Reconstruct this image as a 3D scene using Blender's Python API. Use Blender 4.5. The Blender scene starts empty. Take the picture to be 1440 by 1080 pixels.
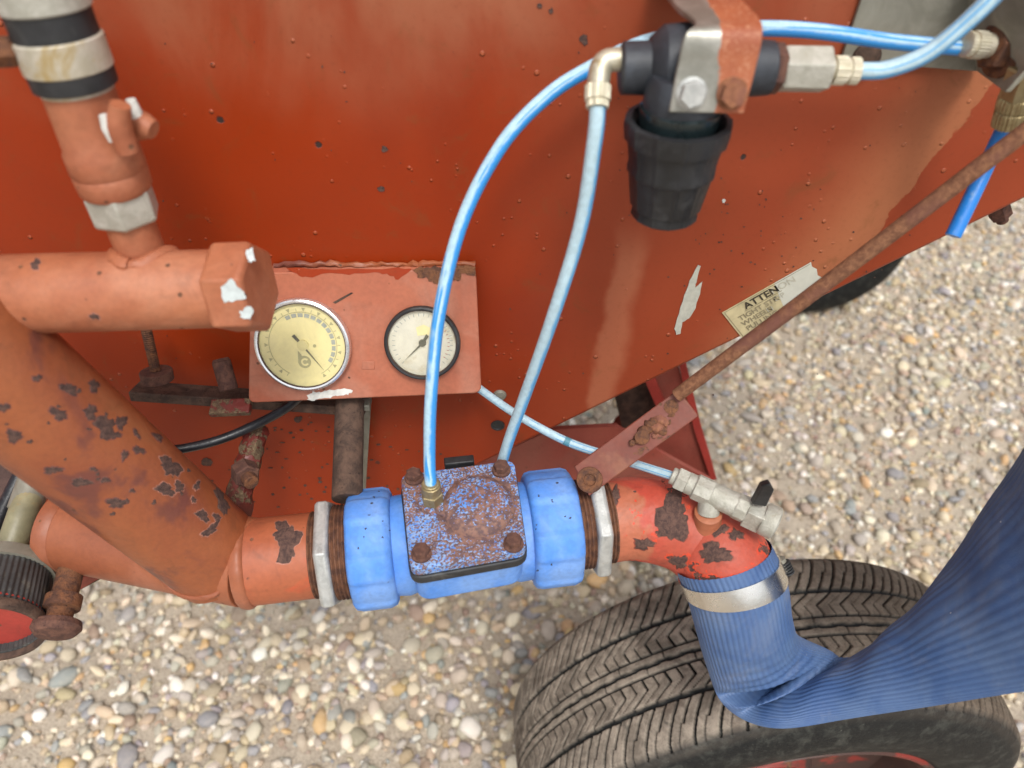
import bpy, math, random
import numpy as np
from mathutils import Vector, Matrix
R_ = math.radians
random.seed(7)
rng = np.random.default_rng(11)
S = bpy.context.scene
C = S.collection

# ------------------------------------------------------------------ camera, sky, sun, exposure
CAM_H, PITCH, F = 1.23, 0.749, 1040.0
cd = bpy.data.cameras.new('camera')
cam = bpy.data.objects.new('camera', cd); C.objects.link(cam)
cam.location = (0, 0, CAM_H); cam.rotation_euler = (math.pi / 2 - PITCH, 0, 0)
cd.sensor_width = 36; cd.lens = 36 * F / 1440; cd.clip_start = .02; cd.clip_end = 500
cd.dof.use_dof = True; cd.dof.focus_distance = .57; cd.dof.aperture_fstop = 5.6
S.camera = cam
SUN_EL, SUN_AZ = R_(60), R_(168)          # azimuth clockwise from +Y: high, behind the photographer
w = bpy.data.worlds.new('World'); S.world = w; w.use_nodes = True
nt = w.node_tree; nt.nodes.clear()
sky = nt.nodes.new('ShaderNodeTexSky'); sky.sky_type = 'NISHITA'; sky.sun_disc = False
sky.sun_elevation = SUN_EL; sky.sun_rotation = SUN_AZ; sky.air_density = 1.0; sky.dust_density = 4.0
hs = nt.nodes.new('ShaderNodeHueSaturation'); hs.inputs['Saturation'].default_value = .22   # cloud cover greys the sky
bg = nt.nodes.new('ShaderNodeBackground'); bg.inputs['Strength'].default_value = .15
wo = nt.nodes.new('ShaderNodeOutputWorld')
nt.links.new(sky.outputs[0], hs.inputs['Color']); nt.links.new(hs.outputs[0], bg.inputs[0]); nt.links.new(bg.outputs[0], wo.inputs[0])
sl = bpy.data.lights.new('sun', 'SUN'); sl.energy = 1.5; sl.angle = R_(14); sl.color = (1, .96, .9)
so = bpy.data.objects.new('sun', sl); C.objects.link(so)
sd = Vector((math.sin(SUN_AZ) * math.cos(SUN_EL), math.cos(SUN_AZ) * math.cos(SUN_EL), math.sin(SUN_EL)))
so.rotation_euler = sd.to_track_quat('Z', 'Y').to_euler()
S.view_settings.view_transform = 'Standard'; S.view_settings.look = 'None'
S.view_settings.exposure = 0.36; S.view_settings.gamma = 1
S.view_settings.use_curve_mapping = False

# ------------------------------------------------------------------ measuring helpers: a sight line of the survey camera met at a known depth or plane
cT, sT = math.cos(PITCH), math.sin(PITCH)
EYE = np.array([0, 0, CAM_H])
def ray(px, py):
    r = (px - 720) / F; u = (540 - py) / F
    return np.array([r, cT + u * sT, -sT + u * cT])
def P(px, py, d): return EYE + ray(px, py) * d
def PY(px, py, y):
    v = ray(px, py); return EYE + v * (y / v[1])
def PZ(px, py, z):
    v = ray(px, py); return EYE + v * ((z - CAM_H) / v[2])
def proj(X):
    d = np.asarray(X, float) - EYE
    dep = d[1] * cT - d[2] * sT
    return np.array([720 + F * d[0] / dep, 540 - F * (d[1] * sT + d[2] * cT) / dep, dep])
def unit(v):
    v = np.asarray(v, float); return v / (np.linalg.norm(v) + 1e-12)

# ------------------------------------------------------------------ mesh helpers: a geo is (verts Nx3, faces)
def join(*gs):
    V, Fc, o = [], [], 0
    for v, f in gs:
        V.append(np.asarray(v, float).reshape(-1, 3)); Fc += [tuple(i + o for i in q) for q in f]; o += len(V[-1])
    return np.vstack(V), Fc
def frame(z, hint=(0, 0, 1)):
    z = unit(z); h = np.asarray(hint, float)
    if abs(z @ unit(h)) > .98: h = np.array([1., 0, 0])
    x = unit(np.cross(h, z)); y = np.cross(z, x)
    return x, y, z
def rings(loops, cap0=True, cap1=True):
    n = len(loops[0]); V = np.vstack(loops); Fc = []
    for i in range(len(loops) - 1):
        for j in range(n):
            k = (j + 1) % n
            Fc.append((i * n + j, i * n + k, (i + 1) * n + k, (i + 1) * n + j))
    if cap0: Fc.append(tuple(range(n - 1, -1, -1)))
    if cap1: Fc.append(tuple((len(loops) - 1) * n + j for j in range(n)))
    return V, Fc
def catmull(pts, m=8):
    p = np.asarray(pts, float); q = np.vstack([2 * p[0] - p[1], p, 2 * p[-1] - p[-2]]); out = []
    for i in range(1, len(q) - 2):
        for t in np.arange(m) / m:
            a, b, c, d = q[i - 1], q[i], q[i + 1], q[i + 2]
            out.append(.5 * (2 * b + (c - a) * t + (2 * a - 5 * b + 4 * c - d) * t * t + (-a + 3 * b - 3 * c + d) * t ** 3))
    out.append(p[-1]); return np.array(out)
def tube(pts, r, n=20, caps=True, wob=0, hint=(0, 0, 1)):
    p = np.asarray(pts, float); m = len(p)
    rr = np.full(m, r) if np.isscalar(r) else np.interp(np.linspace(0, 1, m), np.linspace(0, 1, len(r)), r)
    t = np.gradient(p, axis=0); x, y, _ = frame(t[0], hint); L = []
    an = np.arange(n) * 2 * math.pi / n
    for i in range(m):
        z = unit(t[i]); x = unit(x - z * (x @ z)); y = np.cross(z, x)
        k = rr[i] * (1 + (wob * rng.normal(size=(n, 1)) if wob else 0))
        L.append(p[i] + k * (np.cos(an)[:, None] * x + np.sin(an)[:, None] * y))
    return rings(L, caps, caps)
def lathe(A, B, prof, n=40, flute=None, rot=0., hint=(0, 0, 1), caps=(1, 1)):
    """profile (distance from A towards B, radius) turned about AB; flute(angle) scales the radius"""
    A = np.asarray(A, float); x, y, z = frame(np.asarray(B) - A, hint); an = np.arange(n) * 2 * math.pi / n + rot
    fl = np.ones(n) if flute is None else flute(an)
    L = [A + z * t + (r * fl)[:, None] * (np.cos(an)[:, None] * x + np.sin(an)[:, None] * y) for t, r in prof]
    return rings(L, caps[0] and prof[0][1] > 1e-5, caps[1] and prof[-1][1] > 1e-5)
def dist(A, B): return float(np.linalg.norm(np.asarray(B) - np.asarray(A)))
def cyl(A, B, r, n=32, ch=.0006, r2=None):
    l = dist(A, B); r2 = r if r2 is None else r2
    return lathe(A, B, [(0, r - ch), (ch, r), (l - ch, r2), (l, r2 - ch)], n)
def hexn(A, B, r, rot=0., n=6, ch=.0012):
    l = dist(A, B)
    return lathe(A, B, [(0, r - ch), (ch, r), (l - ch, r), (l, r - ch)], n, rot=rot)
def threads(A, B, r, pitch=.0024, depth=.0012, n=40):
    l = dist(A, B); k = max(2, int(l / pitch)); pr = []
    for i in range(k):
        t = l * i / k; s = l / k
        pr += [(t, r - depth), (t + s * .35, r), (t + s * .6, r), (t + s * .97, r - depth)]
    return lathe(A, B, pr, n)
def prism(poly, vec, bev=0):
    p = np.asarray(poly, float); v = np.asarray(vec, float); n = len(p)
    nrm = sum(np.cross(p[i] - p[0], p[(i + 1) % n] - p[0]) for i in range(1, n - 1))
    if nrm @ v > 0: p = p[::-1]
    if bev:
        c = p.mean(0); u = unit(v)
        def inset(s): return p - np.array([unit(q - c) for q in p]) * s
        return rings([inset(bev), p + u * bev, p + v - u * bev, inset(bev) + v], True, True)
    return rings([p, p + v], True, True)
def round_poly(pts, rad, k=5):
    p = [np.asarray(q, float) for q in pts]; n = len(p); out = []
    for i in range(n):
        a, b, c = p[i - 1], p[i], p[(i + 1) % n]
        u = b + unit(a - b) * rad; v = b + unit(c - b) * rad
        for t in np.linspace(0, 1, k): out.append((1 - t) ** 2 * u + 2 * t * (1 - t) * b + t * t * v)
    return out
def boxg(c, x, y, z):
    c, x, y, z = [np.asarray(q, float) for q in (c, x, y, z)]
    return prism([c - x - y - z, c + x - y - z, c + x + y - z, c - x + y - z], 2 * z)
def strip(a, b, wvec, tvec): # flat bar between two points
    a, b = np.asarray(a), np.asarray(b)
    return prism([a - wvec, b - wvec, b + wvec, a + wvec], tvec)

# ------------------------------------------------------------------ scene-graph helpers
def tag(o, label=None, cat=None, group=None, kind=None):
    for k, v in (('label', label), ('category', cat), ('group', group), ('kind', kind)):
        if v: o[k] = v
    return o
def thing(name, label, cat, loc, group=None):
    o = bpy.data.objects.new(name, None); C.objects.link(o); o.location = tuple(map(float, loc)); o.empty_display_size = .02
    return tag(o, label, cat, group)
def wloc(o):
    p = Vector((0, 0, 0))
    while o: p = p + o.location; o = o.parent
    return np.array(p)
def mesh(name, g, sharp=35):
    v, f = g; m = bpy.data.meshes.new(name); m.from_pydata(np.asarray(v, float).tolist(), [], f); m.validate(); m.update()
    m.shade_smooth()
    if sharp: m.set_sharp_from_angle(angle=R_(sharp))
    return m
def part(name, g, m, parent=None, label=None, bevel=0, sharp=35, kind=None, seg=2, sub=0):
    v = np.asarray(g[0], float); org = (v.min(0) + v.max(0)) / 2
    me = mesh(name, (v - org, g[1]), sharp); o = bpy.data.objects.new(name, me); C.objects.link(o)
    me.materials.append(m)
    if parent is not None:
        o.parent = parent; o.location = tuple(org - wloc(parent))
    else: o.location = tuple(org)
    if bevel:
        b = o.modifiers.new('bevel', 'BEVEL'); b.width = bevel; b.segments = seg; b.limit_method = 'ANGLE'; b.angle_limit = R_(40)
        b.harden_normals = False
    if sub:
        b = o.modifiers.new('sub', 'SUBSURF'); b.levels = b.render_levels = sub
    if label: o['label'] = label
    if kind: o['kind'] = kind
    return o

# ------------------------------------------------------------------ materials
class NT:
    def __init__(s, name):
        s.m = bpy.data.materials.new(name); s.m.use_nodes = True; s.t = s.m.node_tree; s.t.nodes.clear()
        s.o = s.t.nodes.new('ShaderNodeOutputMaterial'); s.b = s.t.nodes.new('ShaderNodeBsdfPrincipled')
        s.t.links.new(s.b.outputs[0], s.o.inputs[0]); s.tc = s.t.nodes.new('ShaderNodeTexCoord').outputs['Object']
    def put(s, sock, v):
        if isinstance(v, bpy.types.NodeSocket): s.t.links.new(v, sock)
        elif isinstance(v, (tuple, list)) and len(v) == 3 and sock.type == 'RGBA': sock.default_value = (*v, 1)
        else: sock.default_value = v
    def map(s, scale=(1, 1, 1), loc=(0, 0, 0), rot=(0, 0, 0)):
        n = s.t.nodes.new('ShaderNodeMapping'); s.put(n.inputs[0], s.tc); n.inputs['Scale'].default_value = scale
        n.inputs['Location'].default_value = loc; n.inputs['Rotation'].default_value = rot; return n.outputs[0]
    def noise(s, scale, detail=4, rough=.55, dist=0, co=None, col=False):
        n = s.t.nodes.new('ShaderNodeTexNoise'); s.put(n.inputs['Vector'], co or s.tc)
        n.inputs['Scale'].default_value = scale; n.inputs['Detail'].default_value = detail
        n.inputs['Roughness'].default_value = rough; n.inputs['Distortion'].default_value = dist
        return n.outputs[1 if col else 0]
    def voro(s, scale, feat='F1', rand=1, co=None, out='Distance'):
        n = s.t.nodes.new('ShaderNodeTexVoronoi'); n.feature = feat; s.put(n.inputs['Vector'], co or s.tc)
        n.inputs['Scale'].default_value = scale; n.inputs['Randomness'].default_value = rand; return n.outputs[out]
    def math(s, op, a, b=0, c=None, clamp=False):
        n = s.t.nodes.new('ShaderNodeMath'); n.operation = op; n.use_clamp = clamp; s.put(n.inputs[0], a); s.put(n.inputs[1], b)
        if c is not None: s.put(n.inputs[2], c)
        return n.outputs[0]
    def step(s, v, a, b):       # 0 below a, 1 above b (a > b inverts)
        n = s.t.nodes.new('ShaderNodeMapRange'); n.interpolation_type = 'SMOOTHSTEP'; s.put(n.inputs[0], v)
        if a < b: n.inputs[1].default_value = a; n.inputs[2].default_value = b
        else: n.inputs[1].default_value = b; n.inputs[2].default_value = a; n.inputs[3].default_value = 1; n.inputs[4].default_value = 0
        return n.outputs[0]
    def mix(s, f, a, b, mode='MIX'):
        n = s.t.nodes.new('ShaderNodeMix'); n.data_type = 'RGBA'; n.blend_type = mode
        s.put(n.inputs[0], f); s.put(n.inputs[6], a); s.put(n.inputs[7], b); return n.outputs[2]
    def mixf(s, f, a, b):
        n = s.t.nodes.new('ShaderNodeMix'); s.put(n.inputs[0], f); s.put(n.inputs[2], a); s.put(n.inputs[3], b); return n.outputs[0]
    def bump(s, h, dist=.001, strength=1, normal=None):
        n = s.t.nodes.new('ShaderNodeBump'); s.put(n.inputs['Height'], h); n.inputs['Distance'].default_value = dist
        n.inputs['Strength'].default_value = strength
        if normal is not None: s.put(n.inputs['Normal'], normal)
        return n.outputs[0]
    def xyz(s, co=None):
        n = s.t.nodes.new('ShaderNodeSeparateXYZ'); s.put(n.inputs[0], co or s.tc); return n.outputs
    def attr(s, name, out='Fac'):
        n = s.t.nodes.new('ShaderNodeAttribute'); n.attribute_name = name; return n.outputs[out]
    def done(s, color, rough, metal=0, normal=None, spec=.5, coat=0):
        s.put(s.b.inputs['Base Color'], color); s.put(s.b.inputs['Roughness'], rough); s.put(s.b.inputs['Metallic'], metal)
        s.b.inputs['Specular IOR Level'].default_value = spec
        if coat: s.b.inputs['Coat Weight'].default_value = coat; s.b.inputs['Coat Roughness'].default_value = .25
        if normal is not None: s.put(s.b.inputs['Normal'], normal)
        return s.m

RUST_A, RUST_B = (.085, .042, .03), (.2, .085, .04)
def painted(name, c1, c2, rough=.45, rust=.68, rscale=45, soft=.02, fade=None, fade_t=(.5, .75), fade_s=18, primer=None, lump=.0006, streak=False, rustc=(RUST_A, RUST_B), grime=.35, off=0):
    s = NT(name); co = s.map(loc=(off, off * .7, -off))
    big = s.noise(14, 3, .5, .3, co); fine = s.noise(320, 3, .6, 0, co)
    col = s.mix(s.step(big, .35, .68), c1, c2)
    if fade:
        col = s.mix(s.math('MULTIPLY', s.step(s.noise(fade_s, 4, .6, .6, s.map(scale=(1, 1, .35), loc=(3 + off, 1, 2)) if streak else co), *fade_t), .8), col, fade)
    col = s.mix(s.math('MULTIPLY', s.step(fine, .3, .75), .28), col, s.mix(.5, col, (.03, .02, .015)))
    col = s.mix(s.math('MULTIPLY', s.step(s.noise(60, 5, .65, .8, s.map(loc=(5 + off, 2, 9))), .52, .72), grime), col, s.mix(.65, col, (.05, .03, .02)))
    rn = s.math('ADD', s.math('MULTIPLY', s.noise(rscale, 5, .6, .5, s.map(loc=(9 + off, 4, 1))), .82), s.math('MULTIPLY', s.noise(rscale * 7, 2, .6, 0, co), .18))
    rm = s.step(rn, rust - soft, rust + soft)
    if primer:
        halo = s.math('SUBTRACT', s.step(rn, rust - soft * 3.2, rust - soft * 2.2), rm, clamp=True)
        col = s.mix(halo, col, primer)
    pc = s.map(loc=(off + .31, .7, .2)); pv = s.xyz(s.voro(150, out='Color', co=pc))
    pit = s.math('MULTIPLY', s.step(s.math('ADD', s.voro(150, co=pc), s.math('MULTIPLY', fine, .25)), .36, .26), s.step(s.math('ADD', pv[0], s.math('MULTIPLY', big, .5)), 1.14, 1.17))
    rm = s.math('MAXIMUM', rm, pit)
    rc = s.mix(s.step(s.noise(260, 4, .7, 0, co), .35, .68), *rustc)
    col = s.mix(rm, col, rc)
    h = s.math('ADD', s.math('MULTIPLY', rm, -.6), s.math('ADD', s.math('MULTIPLY', s.noise(90, 4, .55, 0, co), .7), s.math('MULTIPLY', s.noise(34, 3, .5, .4, co), 1.3)))
    h = s.math('ADD', h, s.math('MULTIPLY', s.math('MULTIPLY', rm, s.noise(500, 3, .7, 0, co)), .7))
    return s.done(col, s.mixf(rm, s.mixf(s.noise(22, 4, .6, .4, co), rough - .16, rough + .22), .9), 0, s.bump(h, lump), .45)
def rusty(name, a=RUST_A, b=RUST_B, scale=120, rough=.88, lump=.001, c=None, ct=(.55, .7)):
    s = NT(name); col = s.mix(s.step(s.noise(scale, 5, .65, .4), .35, .65), a, b)
    col = s.mix(s.step(s.noise(scale * 4, 3, .7), .55, .75), col, tuple(x * .5 for x in a))
    if c: col = s.mix(s.step(s.noise(28, 4, .6, .5, s.map(loc=(2, 3, 4))), *ct), col, c)
    h = s.math('ADD', s.noise(scale * 1.5, 5, .7), s.math('MULTIPLY', s.noise(scale * 6, 2, .7), .5))
    return s.done(col, rough, 0, s.bump(h, lump), .3)
def metal(name, c1, c2, rough=.4, met=.8, scale=60, lump=.0002, stain=None, st=(.55, .7)):
    s = NT(name); n1 = s.noise(scale, 5, .65, .6); col = s.mix(s.step(n1, .35, .68), c1, c2)
    if stain: col = s.mix(s.step(s.noise(scale * .6, 5, .7, .8, s.map(loc=(4, 4, 1))), *st), col, stain)
    return s.done(col, s.mixf(s.noise(scale * 3, 3, .6), rough - .1, rough + .2), met, s.bump(s.noise(scale * 8, 3, .6), lump), .5)
def plain(name, c, rough=.5, met=0, var=.3, scale=80, lump=.0002, dust=None, dt=(.55, .75), spec=.5):
    s = NT(name); col = s.mix(s.step(s.noise(scale, 4, .6, .4), .3, .7), tuple(x * (1 - var) for x in c), tuple(min(1, x * (1 + var)) for x in c))
    if dust: col = s.mix(s.math('MULTIPLY', s.step(s.noise(scale * .9, 5, .7, .5, s.map(loc=(7, 1, 3))), *dt), .75), col, dust)
    return s.done(col, rough, met, s.bump(s.noise(scale * 6, 3, .6), lump), spec)

WALL_Y = .444
def tank_paint():
    s = NT('weathered_orange_paint')
    X, Y, Z = s.xyz()
    wob = s.noise(9, 4, .6, .4); fine = s.noise(260, 3, .6)
    col = s.mix(s.step(s.noise(5, 3, .5, .5), .38, .64), (.30, .030, .0022), (.25, .026, .0035))
    # faded drips and a broad sheen painted in at top and right
    runs_sheen = s.noise(6, 5, .6, .5, s.map(scale=(1.5, 1, .7)))
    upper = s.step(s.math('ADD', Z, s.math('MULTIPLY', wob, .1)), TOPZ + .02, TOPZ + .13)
    col = s.mix(s.math('MULTIPLY', s.math('MULTIPLY', s.step(runs_sheen, .32, .66), upper), .75), col, (.37, .145, .075))
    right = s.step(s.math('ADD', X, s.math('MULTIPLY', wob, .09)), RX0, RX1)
    col = s.mix(s.math('MULTIPLY', right, .55), col, (.31, .07, .03))  # right-hand sheen band, put into the paint colour
    # one dried splash with a hard ragged tide line on its right
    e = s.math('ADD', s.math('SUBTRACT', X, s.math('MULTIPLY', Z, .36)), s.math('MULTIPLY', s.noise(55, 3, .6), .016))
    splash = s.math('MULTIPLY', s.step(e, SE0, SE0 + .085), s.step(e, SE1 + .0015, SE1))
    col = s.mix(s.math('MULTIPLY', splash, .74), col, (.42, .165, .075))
    # a pale run beside the hose valve
    e2 = s.math('ADD', s.math('SUBTRACT', X, s.math('MULTIPLY', Z, .06)), s.math('MULTIPLY', s.noise(26, 3, .6), .02))
    run2 = s.math('MULTIPLY', s.math('MULTIPLY', s.step(e2, R20, R20 + .008), s.step(e2, R21 + .012, R21)), s.step(Z, R2T + .02, R2T - .03))
    col = s.mix(s.math('MULTIPLY', run2, .7), col, (.42, .14, .07))
    col = s.mix(s.math('MULTIPLY', s.step(fine, .5, .8), .2), col, (.12, .03, .012))
    gr = s.noise(32, 6, .7, 1, s.map(loc=(3, 5, 8)))
    col = s.mix(s.math('MULTIPLY', s.step(gr, .56, .74), .35), col, (.15, .07, .022))
    # chips down to black primer: a few cells of a cell pattern
    cell = s.voro(52, out='Color'); d = s.voro(52)
    cx = s.xyz(cell)
    chip = s.math('MULTIPLY', s.step(s.math('ADD', d, s.math('MULTIPLY', s.noise(400, 3, .7), .16)), .22, .16), s.step(cx[0], .975, .98))
    chip = s.math('MULTIPLY', chip, s.step(s.math('ADD', s.math('MULTIPLY', cx[1], .2), d), .31, .25))
    col = s.mix(chip, col, (.045, .028, .024))
    # blistered specks, raised
    d2 = s.voro(170); c2 = s.xyz(s.voro(170, out='Color'))
    patch = s.step(s.noise(11, 3, .6, 0, s.map(loc=(1, 7, 2))), .5, .62)
    sp = s.math('MULTIPLY', s.math('MULTIPLY', s.step(d2, .26, .1), s.step(c2[0], .74, .76)), patch)
    d3 = s.voro(60, co=s.map(loc=(.3, .2, .7))); c3 = s.xyz(s.voro(60, co=s.map(loc=(.3, .2, .7)), out='Color'))
    sp3 = s.math('MULTIPLY', s.step(d3, .12, .05), s.step(c3[1], .84, .86))
    h = s.math('ADD', s.math('MULTIPLY', s.math('MAXIMUM', sp, sp3), 1.2), s.math('MULTIPLY', chip, -.5))
    h = s.math('ADD', h, s.math('MULTIPLY', s.noise(150, 3, .6), .12))
    col = s.mix(s.math('MULTIPLY', s.math('MAXIMUM', sp, sp3), .35), col, (.5, .16, .07))
    nb = s.bump(h, .0008); nb = s.bump(s.noise(5, 3, .5), .007, .6, nb)
    return s.done(col, s.mixf(s.noise(20, 4, .6), .36, .54), 0, nb, .3)

def speckled_blue(name, cx, cy, off):
    s = NT(name); X, Y, Z = s.xyz(); co = s.map(loc=(off, 0, 0))
    n = s.noise(620, 2, .6, 0, co); rust = s.noise(30, 4, .6, .6, co)
    r = s.math('POWER', s.math('ADD', s.math('POWER', s.math('ABSOLUTE', s.math('SUBTRACT', X, cx)), 2), s.math('POWER', s.math('ABSOLUTE', s.math('SUBTRACT', Y, cy)), 2)), .5)
    ring = s.math('SUBTRACT', 1, s.step(s.math('ABSOLUTE', s.math('SUBTRACT', s.math('ADD', r, s.math('MULTIPLY', s.noise(50, 3, .6, 0, co), .008)), .0285)), .001, .0055))
    inner = s.step(r, .021, .006)
    thr = s.math('SUBTRACT', s.math('ADD', s.math('MULTIPLY', s.step(rust, .3, .7), -.22), .60), s.math('ADD', s.math('MULTIPLY', ring, .16), s.math('MULTIPLY', inner, .05)))
    m = s.math('MULTIPLY', s.step(s.math('SUBTRACT', n, thr), -.028, .028), .95)
    pale = s.mix(s.step(s.noise(480, 2, .6, 0, s.map(loc=(3 + off, 1, 2))), .40, .54), (.09, .25, .68), (.26, .38, .62))
    pale = s.mix(s.step(s.noise(18, 3, .6, .4, s.map(loc=(6 + off, 2, 2))), .54, .64), pale, (.10, .28, .72))
    col = s.mix(m, pale, s.mix(s.step(s.noise(220, 3, .6), .4, .6), (.12, .062, .045), (.25, .125, .075)))
    hot = s.step(s.noise(24, 4, .6, .5, s.map(loc=(1 + off, 9, 5))), .55, .68)
    col = s.mix(s.math('MULTIPLY', hot, s.step(n, .44, .52)), col, (.3, .115, .065))
    return s.done(col, .75, 0, s.bump(s.math('MULTIPLY', m, -.8), .0003), .3)
def two_tone_bracket(x0):
    s = NT('half_overpainted_zinc'); X, Y, Z = s.xyz()
    m = s.step(s.math('ADD', X, s.math('MULTIPLY', s.noise(40, 4, .6, .3), .016)), x0 + .0075, x0 + .0085)
    z = s.mix(s.step(s.noise(45, 4, .6), .4, .62), (.25, .245, .21), (.36, .35, .31))
    o = s.mix(s.step(s.noise(50, 4, .6), .35, .7), (.37, .11, .045), (.29, .075, .03))
    o = s.mix(s.step(s.noise(600, 2, .6), .5, .75), o, (.45, .2, .11))
    return s.done(s.mix(m, z, o), s.mixf(m, .38, .6), s.mixf(m, .55, 0), s.bump(s.noise(300, 3, .6), .0002), .5)
def tyre_mat():
    s = NT('dusty_tyre_rubber'); du = s.attr('dust')
    n = s.noise(55, 5, .65, .4); f = s.noise(420, 4, .7)
    top = s.mix(s.step(n, .35, .66), (.155, .13, .104), (.33, .28, .225))
    top = s.mix(s.math('MULTIPLY', s.step(f, .5, .75), .6), top, (.11, .088, .07))
    top = s.mix(s.math('MULTIPLY', s.step(s.noise(13, 3, .6, .5, s.map(loc=(2, 2, 6))), .58, .68), .7), top, (.085, .062, .048))
    rub = s.mix(s.step(s.noise(60, 5, .7, .3), .46, .7), (.011, .012, .0125), (.045, .047, .042))
    rub = s.mix(s.math('MULTIPLY', s.step(f, .62, .74), .6), rub, (.15, .15, .13))
    rt = s.step(s.math('ADD', s.xyz()[0], s.math('MULTIPLY', s.noise(12, 3, .6), .1)), -.06, .16)     # tread turns browner and darker to the right
    top = s.mix(s.math('MULTIPLY', rt, .75), top, s.mix(s.step(f, .45, .7), (.12, .088, .062), (.06, .045, .034)))
    col = s.mix(s.math('MULTIPLY', du, s.step(s.noise(38, 4, .6, .3, s.map(loc=(9, 1, 1))), .12, .42)), rub, top)
    return s.done(col, s.mixf(du, .6, .9), 0, s.bump(s.math('ADD', f, n), .0006), .25)
def hose_mat():
    s = NT('blue_layflat_hose'); n = s.noise(30, 4, .6, .3); f = s.noise(900, 3, .6)
    col = s.mix(s.step(n, .3, .7), (.05, .108, .255), (.092, .158, .30))
    du = s.attr('rib')
    col = s.mix(s.math('MULTIPLY', du, .2), col, (.03, .05, .14))
    col = s.mix(s.math('MULTIPLY', s.step(s.noise(28, 6, .7, .8, s.map(loc=(3, 3, 3))), .48, .74), .45), col, (.17, .20, .27))
    col = s.mix(s.math('MULTIPLY', s.step(s.noise(19, 5, .7, .8, s.map(loc=(6, 3, 1))), .56, .72), .4), col, (.03, .055, .15))
    col = s.mix(s.math('MULTIPLY', s.step(s.voro(75), .06, .045), s.step(s.noise(40), .58, .6)), col, (.6, .6, .6))
    return s.done(col, .5, 0, s.bump(f, .0004, .6), .45)
def tube_mat(name, base=(.04, .29, .72), wear=(.43, .64, .77), t=(.40, .52)):
    s = NT(name); Xn = s.noise(26, 4, .6, .5); a = s.attr('upper')
    f = s.noise(240, 4, .75, .3)
    m = s.step(s.math('ADD', s.math('MULTIPLY', Xn, .34), s.math('ADD', s.math('MULTIPLY', a, .40), s.math('MULTIPLY', f, .14))), t[0], t[1])
    col = s.mix(m, base, s.mix(s.step(f, .4, .6), wear, tuple(x * .85 for x in wear)))
    st_ = s.math('MULTIPLY', s.step(s.math('ABSOLUTE', s.math('SUBTRACT', a, .80)), .07, .03), s.step(s.noise(18, 3, .6, 0, s.map(loc=(8, 1, 4))), .44, .52))
    col = s.mix(st_, col, base)
    col = s.mix(s.math('MULTIPLY', s.step(s.noise(600, 3, .7, 0, s.map(loc=(4, 4, 4))), .66, .72), .5), col, (.12, .22, .3))
    return s.done(col, s.mixf(m, .32, .6), 0, s.bump(f, .0002), .5)

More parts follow.
